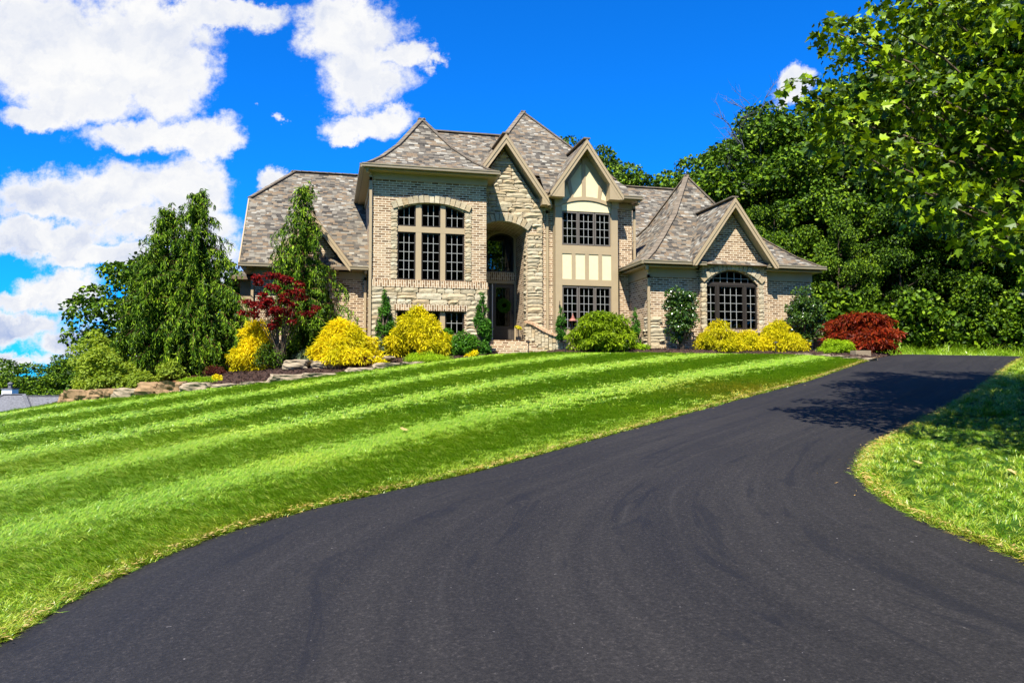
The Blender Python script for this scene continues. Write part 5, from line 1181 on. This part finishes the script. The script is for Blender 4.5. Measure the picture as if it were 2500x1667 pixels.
# ------------------------------------------------------------------ stones along the beds
def boulder(name, r, d, l, dp, h, label, rz=0., mat='boulder', dz=0., group='boulders edging the left bed', seed=0):
    x, y = W(r, d); random.seed(seed+int(l*1000)); bm = bmesh.new(); bmesh.ops.create_cube(bm, size=1.)
    bmesh.ops.subdivide_edges(bm, edges=bm.edges[:], cuts=5, use_grid_fill=True)
    off = Vector((random.uniform(0, 99), random.uniform(0, 99), random.uniform(0, 99)))
    for v in bm.verts:
        p = v.co.copy(); q = p*.55+p.normalized()*.33
        if random.random() < 2: q = p.lerp(p.normalized()*.58, .35)
        n1_ = mnoise.noise(p*1.8+off); n2_ = mnoise.noise(p*5.5+off); st_ = math.floor((p.z+.5)*3+n1_*1.5)*.05
        q = q*(1+.26*n1_+.15*n2_)+Vector((st_, -st_, 0))
        v.co = (q.x*l, q.y*dp, (q.z+.32)*h)
    me = bpy.data.meshes.new(name); bm.to_mesh(me); bm.free(); me.materials.append(M[mat])
    o = link(name, me, None, (x, y, gz(r, d)+dz)); o.rotation_euler = (0, 0, rz-YAW); tag(o, label, 'boulder', group)
    return o
BS = [(-11.08,19.45,.32,.4,.36,'squarish tan boulder at the far left end of the bed edging','boulder'),(-10.76,19.35,.56,.45,.40,'long tan boulder with a dark crack, second from the left end','boulder'),(-10.40,19.35,.3,.4,.34,'small tan boulder third from the left end of the edging','boulder'),
      (-10.10,19.2,.46,.45,.34,'flat-faced tan boulder fourth from the left end of the edging','boulder'),(-9.80,19.15,.34,.4,.33,'small grey-tan boulder just right of the flat-faced one','boulder'),(-9.42,19.02,.62,.42,.30,'long low pale boulder below the low yellow-green shrubs','paleboulder'),
      (-8.80,18.95,.52,.45,.42,'rounded orange boulder just left of the blocky orange one','boulder'),(-8.32,18.95,.56,.48,.40,'blocky orange boulder below the lime groundcover strip','boulder'),(-7.72,18.92,.66,.36,.30,'dark-faced low boulder right of the blocky orange one','paleboulder'),
      (-7.02,18.95,.6,.3,.17,'thin pale slab set in the lawn edge right of the dark-faced boulder','paleboulder'),(-6.35,19.05,.7,.3,.14,'thinnest pale slab, half sunk in the lawn edge left of the layered ledge stone','paleboulder'),(-5.66,19.25,.74,.38,.25,'layered pale ledge stone below the red maple','paleboulder'),(-4.95,19.5,.78,.36,.19,'long pale ledge stone right of the layered one','paleboulder'),
      (-3.98,20.15,.66,.32,.18,'pale slab along the lawn below the small barberry','paleboulder'),(-3.36,20.55,.7,.3,.22,'pale slab left of the lime cushion','paleboulder'),(-2.72,20.9,.6,.28,.16,'pale slab under the lime cushion','paleboulder')]
for i, (r, d, l, dp, h, lab, mt) in enumerate(BS): boulder('boulder', r, d, l, dp, h, lab, random.uniform(-.1, .1)+(.35 if i > 10 else 0), mt, -.05, seed=i)
for i, (r, d, l, dp, h, lab, mt) in enumerate([(-5.75,20.75,.7,.45,.26,'weathered layered rock between the red maple and the broad golden cypress','paleboulder'),(-5.15,20.8,.42,.35,.19,'small rock right of the weathered layered one','paleboulder'),(-4.75,20.75,.45,.3,.22,'brown rock at the left foot of the broad golden cypress','boulder'),(-3.75,21.35,.8,.45,.2,'flat pale slab between the two big golden cypresses','paleboulder')]):
    boulder('rock', r, d, l, dp, h, lab, 0., mt, .02+bedlift(r, d), 'rocks inside the left bed', 40+i)
for i, (r, d, l) in enumerate([(8.35,22.35,.5),(8.8,21.95,.45),(9.05,21.5,.5),(9.2,21.1,.5),(9.4,20.72,.5)]):
    boulder('edging_stone', r, d, l, .2, .1, ['small pale edging stone at the foot of the right holly','pale edging stone in front of the juniper mound, its left half','pale edging stone in front of the juniper mound, its right half','pale edging stone in front of the square white block','last pale edging stone where the bed meets the driveway'][i], [.0,-.7,-1.,-1.1,-1.][i], 'paleboulder', -.02, 'stones edging the right bed', 60+i)
mb = MB(); x, y = W(9.75, 21.75); z = gz(9.75, 21.75)
mb.box(x-.24, x+.24, y-.12, y+.12, z, z+.2); o = mb.build('stone_block', M['paleboulder'], None, bevel=.02); tag(o, 'square pale cut stone block on the mulch in front of the rust-red maple', 'stone block')
# ------------------------------------------------------------------ small things
def path_light(r, d, label):
    x, y = W(r, d); z = gz(r, d); t = thing('path_light', (x, y, z), label, 'path light', 'black path lights in the front bed')
    mb = MB(); mb.tube([(x, y, z-.1), (x, y, z+.33)], .013, 6); mb.build('stake', M['black'], t)
    mb = MB(); mb.lathe((x, y, z+.33), [(.02, -.02), (.025, 0), (.085, .012), (.08, .02), (.02, .05)], 10); mb.build('shade', M['black'], t)
for a in ((.47,22.35,'black path light in front of the steps'),(1.53,22.4,'black path light in front of the curved wall'),(3.32,22.55,'black path light in front of the green laceleaf maple'),(7.72,22.75,'black path light among the garage golden cypresses')): path_light(*a)
x, y, z = 7.42, 22.86, 3.0
t = thing('wall_lantern', (x, y, z), 'carriage lantern with a copper top standing on the curved wall', 'lantern')
mb = MB(); mb.lathe((x, y, z), [(.06, 0), (.06, .02), (.022, .03), (.02, .1), (.05, .14), (.085, .19)], 8); mb.build('base', M['black'], t)
mb = MB()
for k_ in range(6):
    a = math.pi*k_/3; mb.tube([(x+.07*math.cos(a), y+.07*math.sin(a), z+.18), (x+.115*math.cos(a), y+.115*math.sin(a), z+.46)], .008, 4)
mb.lathe((x, y, z+.46), [(.10, 0), (.125, .0), (.125, .015), (.10, .015)], 6); mb.build('frame', M['black'], t)
mb = MB(); mb.lathe((x, y, z+.19), [(.062, 0), (.105, .27)], 6); mb.build('glass', M['glass'], t)
mb = MB(); mb.lathe((x, y, z+.475), [(.135, 0), (.10, .05), (.05, .09), (.045, .12), (.05, .125), (.015, .17), (.022, .2), (.0, .24)], 10); mb.build('cap', M['copper'], t, smooth=True)
x, y = W(10.15, 26.); z = gz(10.15, 26.)
t = thing('flower_urn', (x, y, z), 'dark garden urn with pale flowers beside the garage corner', 'urn')
mb = MB(); mb.lathe((x, y, z), [(.2, 0), (.2, .08), (.1, .12), (.08, .2), (.15, .26), (.24, .42), (.25, .5), (.28, .52), (.28, .55), (.2, .55)], 16); mb.build('bowl', M['black'], t, smooth=True)
mb = MB(); mb.lathe((x, y, z), [(.22, .505), (.285, .515), (.29, .545), (.22, .55)], 16); mb.lathe((x, y, z), [(.2, .0), (.215, .0), (.215, .07), (.2, .07)], 16); mb.build('rim', M['paleboulder'], t)
n = 700; P, Nn, T = clumps(ellips(14, (0, 0, .66), (.22, .22, .12), .3), np.full(14, .08), n); fl = leafmesh('urn_leaves', P, Nn, T, rng.uniform(.04, .07, n), .6, QUAD, M['leaf_dark']); link('foliage', fl, t)
M['petal'] = leafmat('pale_petal', [(.6, .42, .40), (.66, .55, .5), (.5, .16, .10)], .3); n = 260; P, Nn, T = clumps(ellips(14, (0, 0, .72), (.25, .25, .12), .5), np.full(14, .07), n); link('flowers', leafmesh('urn_flowers', P, Nn, T, rng.uniform(.03, .05, n), .9, OVAL, M['petal']), t)
# wreath on the door and a small flower holder beside it
x, y, z = 5.79, 25.30, 4.14
a = rng.uniform(0, 2*math.pi, 1700); c_ = np.stack([.16*np.cos(a), np.zeros(1700), .16*np.sin(a)], 1)
P = c_+rng.normal(0, .026, (1700, 3))*np.array([1, .7, 1]); P[:, 1] -= .01
T = np.stack([-np.sin(a), rng.normal(0, .5, 1700)-.3, np.cos(a)], 1)+rng.normal(0, .5, (1700, 3)); Nn = np.stack([np.cos(a)*.5, -np.ones(1700), np.sin(a)*.5], 1)+rng.normal(0, .6, (1700, 3))
t = thing('door_wreath', (x, y-.02, z), 'round green leaf wreath hanging on the front door', 'wreath'); link('leaves', leafmesh('wreath', P, Nn, T, rng.uniform(.05, .085, 1700), .5, OVAL, M['boxw']), t)
mb = MB(); mb.tube([(.16*math.cos(q), 0, .16*math.sin(q)) for q in np.linspace(0, 6.283, 25)], .012, 5); o = mb.build('ring', M['bark'], None); o.parent = t
x, y, z = 6.02, 24.2, 2.9
t = thing('porch_planter', (x, y, z), 'small black stand with yellow flowers beside the front door', 'planter')
mb = MB(); mb.box(x-.07, x+.07, y-.07, y+.07, z, z+.14); mb.tube([(x, y, z+.14), (x, y, z+.4)], .014, 5); mb.build('stand', M['black'], t, bevel=.01)
n = 160; P, Nn, T = clumps(np.array([(0, 0, .44), (.05, 0, .4), (-.05, 0, .46)]), np.array([.07, .06, .06]), n); link('flowers', leafmesh('porch_flowers', P, Nn, T, rng.uniform(.03, .05, n), .8, OVAL, M['gold']), t)
# brown fallen leaves on the lawn
lx = [(-1.4,10.0),(-4.9,6.3),(3.9,7.5),(4.6,7.3),(5.4,7.0),(4.4,6.2),(5.2,5.6),(4.1,5.2)]
for i, (r, d) in enumerate(lx):
    x, y = W(r, d); me = leafmesh('fallen_leaf', np.array([[0, 0, 0.]]), np.array([[.2, -.3, 1.]]), rdir(1), [.11], .9, MAPLE, M['straw'])
    o = link('fallen_leaf', me, None, (x, y, gz(r, d)+.055)); tag(o, 'dry brown leaf lying alone in the striped lawn' if i < 2 else 'dry brown leaf lying on the grass right of the driveway', 'leaf', 'dry leaves on the striped lawn' if i < 2 else 'dry leaves on the right-hand grass')
# ------------------------------------------------------------------ the neighbour's house down the hill
r, d = -35.2, 55.; x, y = W(r, d); z = gz(r, d)
NH = thing('neighbour_house', (x, y, z), 'grey shingled roof of the neighbouring house below the left end of the lawn', 'house', None, -YAW+.05)
M['greyroof'] = plain('grey_shingle', (.125, .125, .13), .95, .1, .35, 9.); M['siding'] = plain('pale_siding', (.62, .60, .56), .7, .3, .04, 2.)
def loc(mb, nm, mt): o = mb.build(nm, M[mt], None); o.parent = NH; return o
zr = .72-z; ze = -2.6-z
mb = MB(); mb.prism([(-5.5, 0), (5.5, 0), (5.5, ze), (-5.5, ze)], -4, 4); mb.prism([(-11, 0), (-5.6, 0), (-5.6, ze-.4), (-11, ze-.4)], -5, 3); loc(mb, 'wall', 'siding')
mb = MB(); a, b_ = (-.6, 0, zr), (.75, 0, zr); e = [(-4.6, -4.5, ze), (4.6, -4.5, ze), (4.6, 4.5, ze), (-4.6, 4.5, ze)]
for f in ([e[0], e[1], b_, a], [e[1], e[2], b_], [e[2], e[3], a, b_], [e[3], e[0], a], e[::-1]): mb.face(f)
a, b_ = (-12, -1, zr-.55), (-5.0, -1, zr-.5); e = [(-13, -5.4, ze-.4), (-4, -5.4, ze-.4), (-4, 3.4, ze-.4), (-13, 3.4, ze-.4)]
for f in ([e[0], e[1], b_, a], [e[1], e[2], b_], [e[2], e[3], a, b_], [e[3], e[0], a], e[::-1]): mb.face(f)
e = [(0, -3.6, ze+.3), (10, -3.6, ze+.3), (10, 4.2, ze+.3), (0, 4.2, ze+.3)]; a, b_ = (.4, .3, zr-.12), (6.6, .3, zr-.12)
for f in ([e[0], e[1], b_, a], [e[1], e[2], b_], [e[2], e[3], a, b_], [e[3], e[0], a], e[::-1]): mb.face(f)
ro = loc(mb, 'roof', 'greyroof')
mb = MB(); mb.bar((-.6, 0, zr+.02), (.75, 0, zr+.02), .25, .05); mb.bar((.4, .3, zr-.1), (6.6, .3, zr-.1), .22, .05); mb.bar((.75, 0, zr+.02), (4.6, -4.5, ze+.03), .22, .05); mb.bar((-.6, 0, zr+.02), (-4.6, -4.5, ze+.03), .22, .05); o = mb.build('ridge_cap', M['greyroof'], None); o.parent = ro
mb = MB(); mb.box(-.95, -.25, .3, 1.1, zr-1.6, zr+.35); o = mb.build('chimney', M['white'], None); o.parent = ro
mb = MB(); mb.box(-1., -.2, .25, 1.15, zr+.35, zr+.42); mb.box(-.7, -.5, .6, .8, zr+.42, zr+.7); mb.lathe((-.6, .7, zr+.7), [(.17, 0), (.17, .08), (.05, .16)], 10); loc(mb, 'chimney_cap', 'greyroof')
mb = MB(); 
for q in (-4, -1.2, 1.6, 3.8): mb.box(q-.5, q+.5, -4.04, -3.98, ze-1.9, ze-.6)
loc(mb, 'window', 'frame')
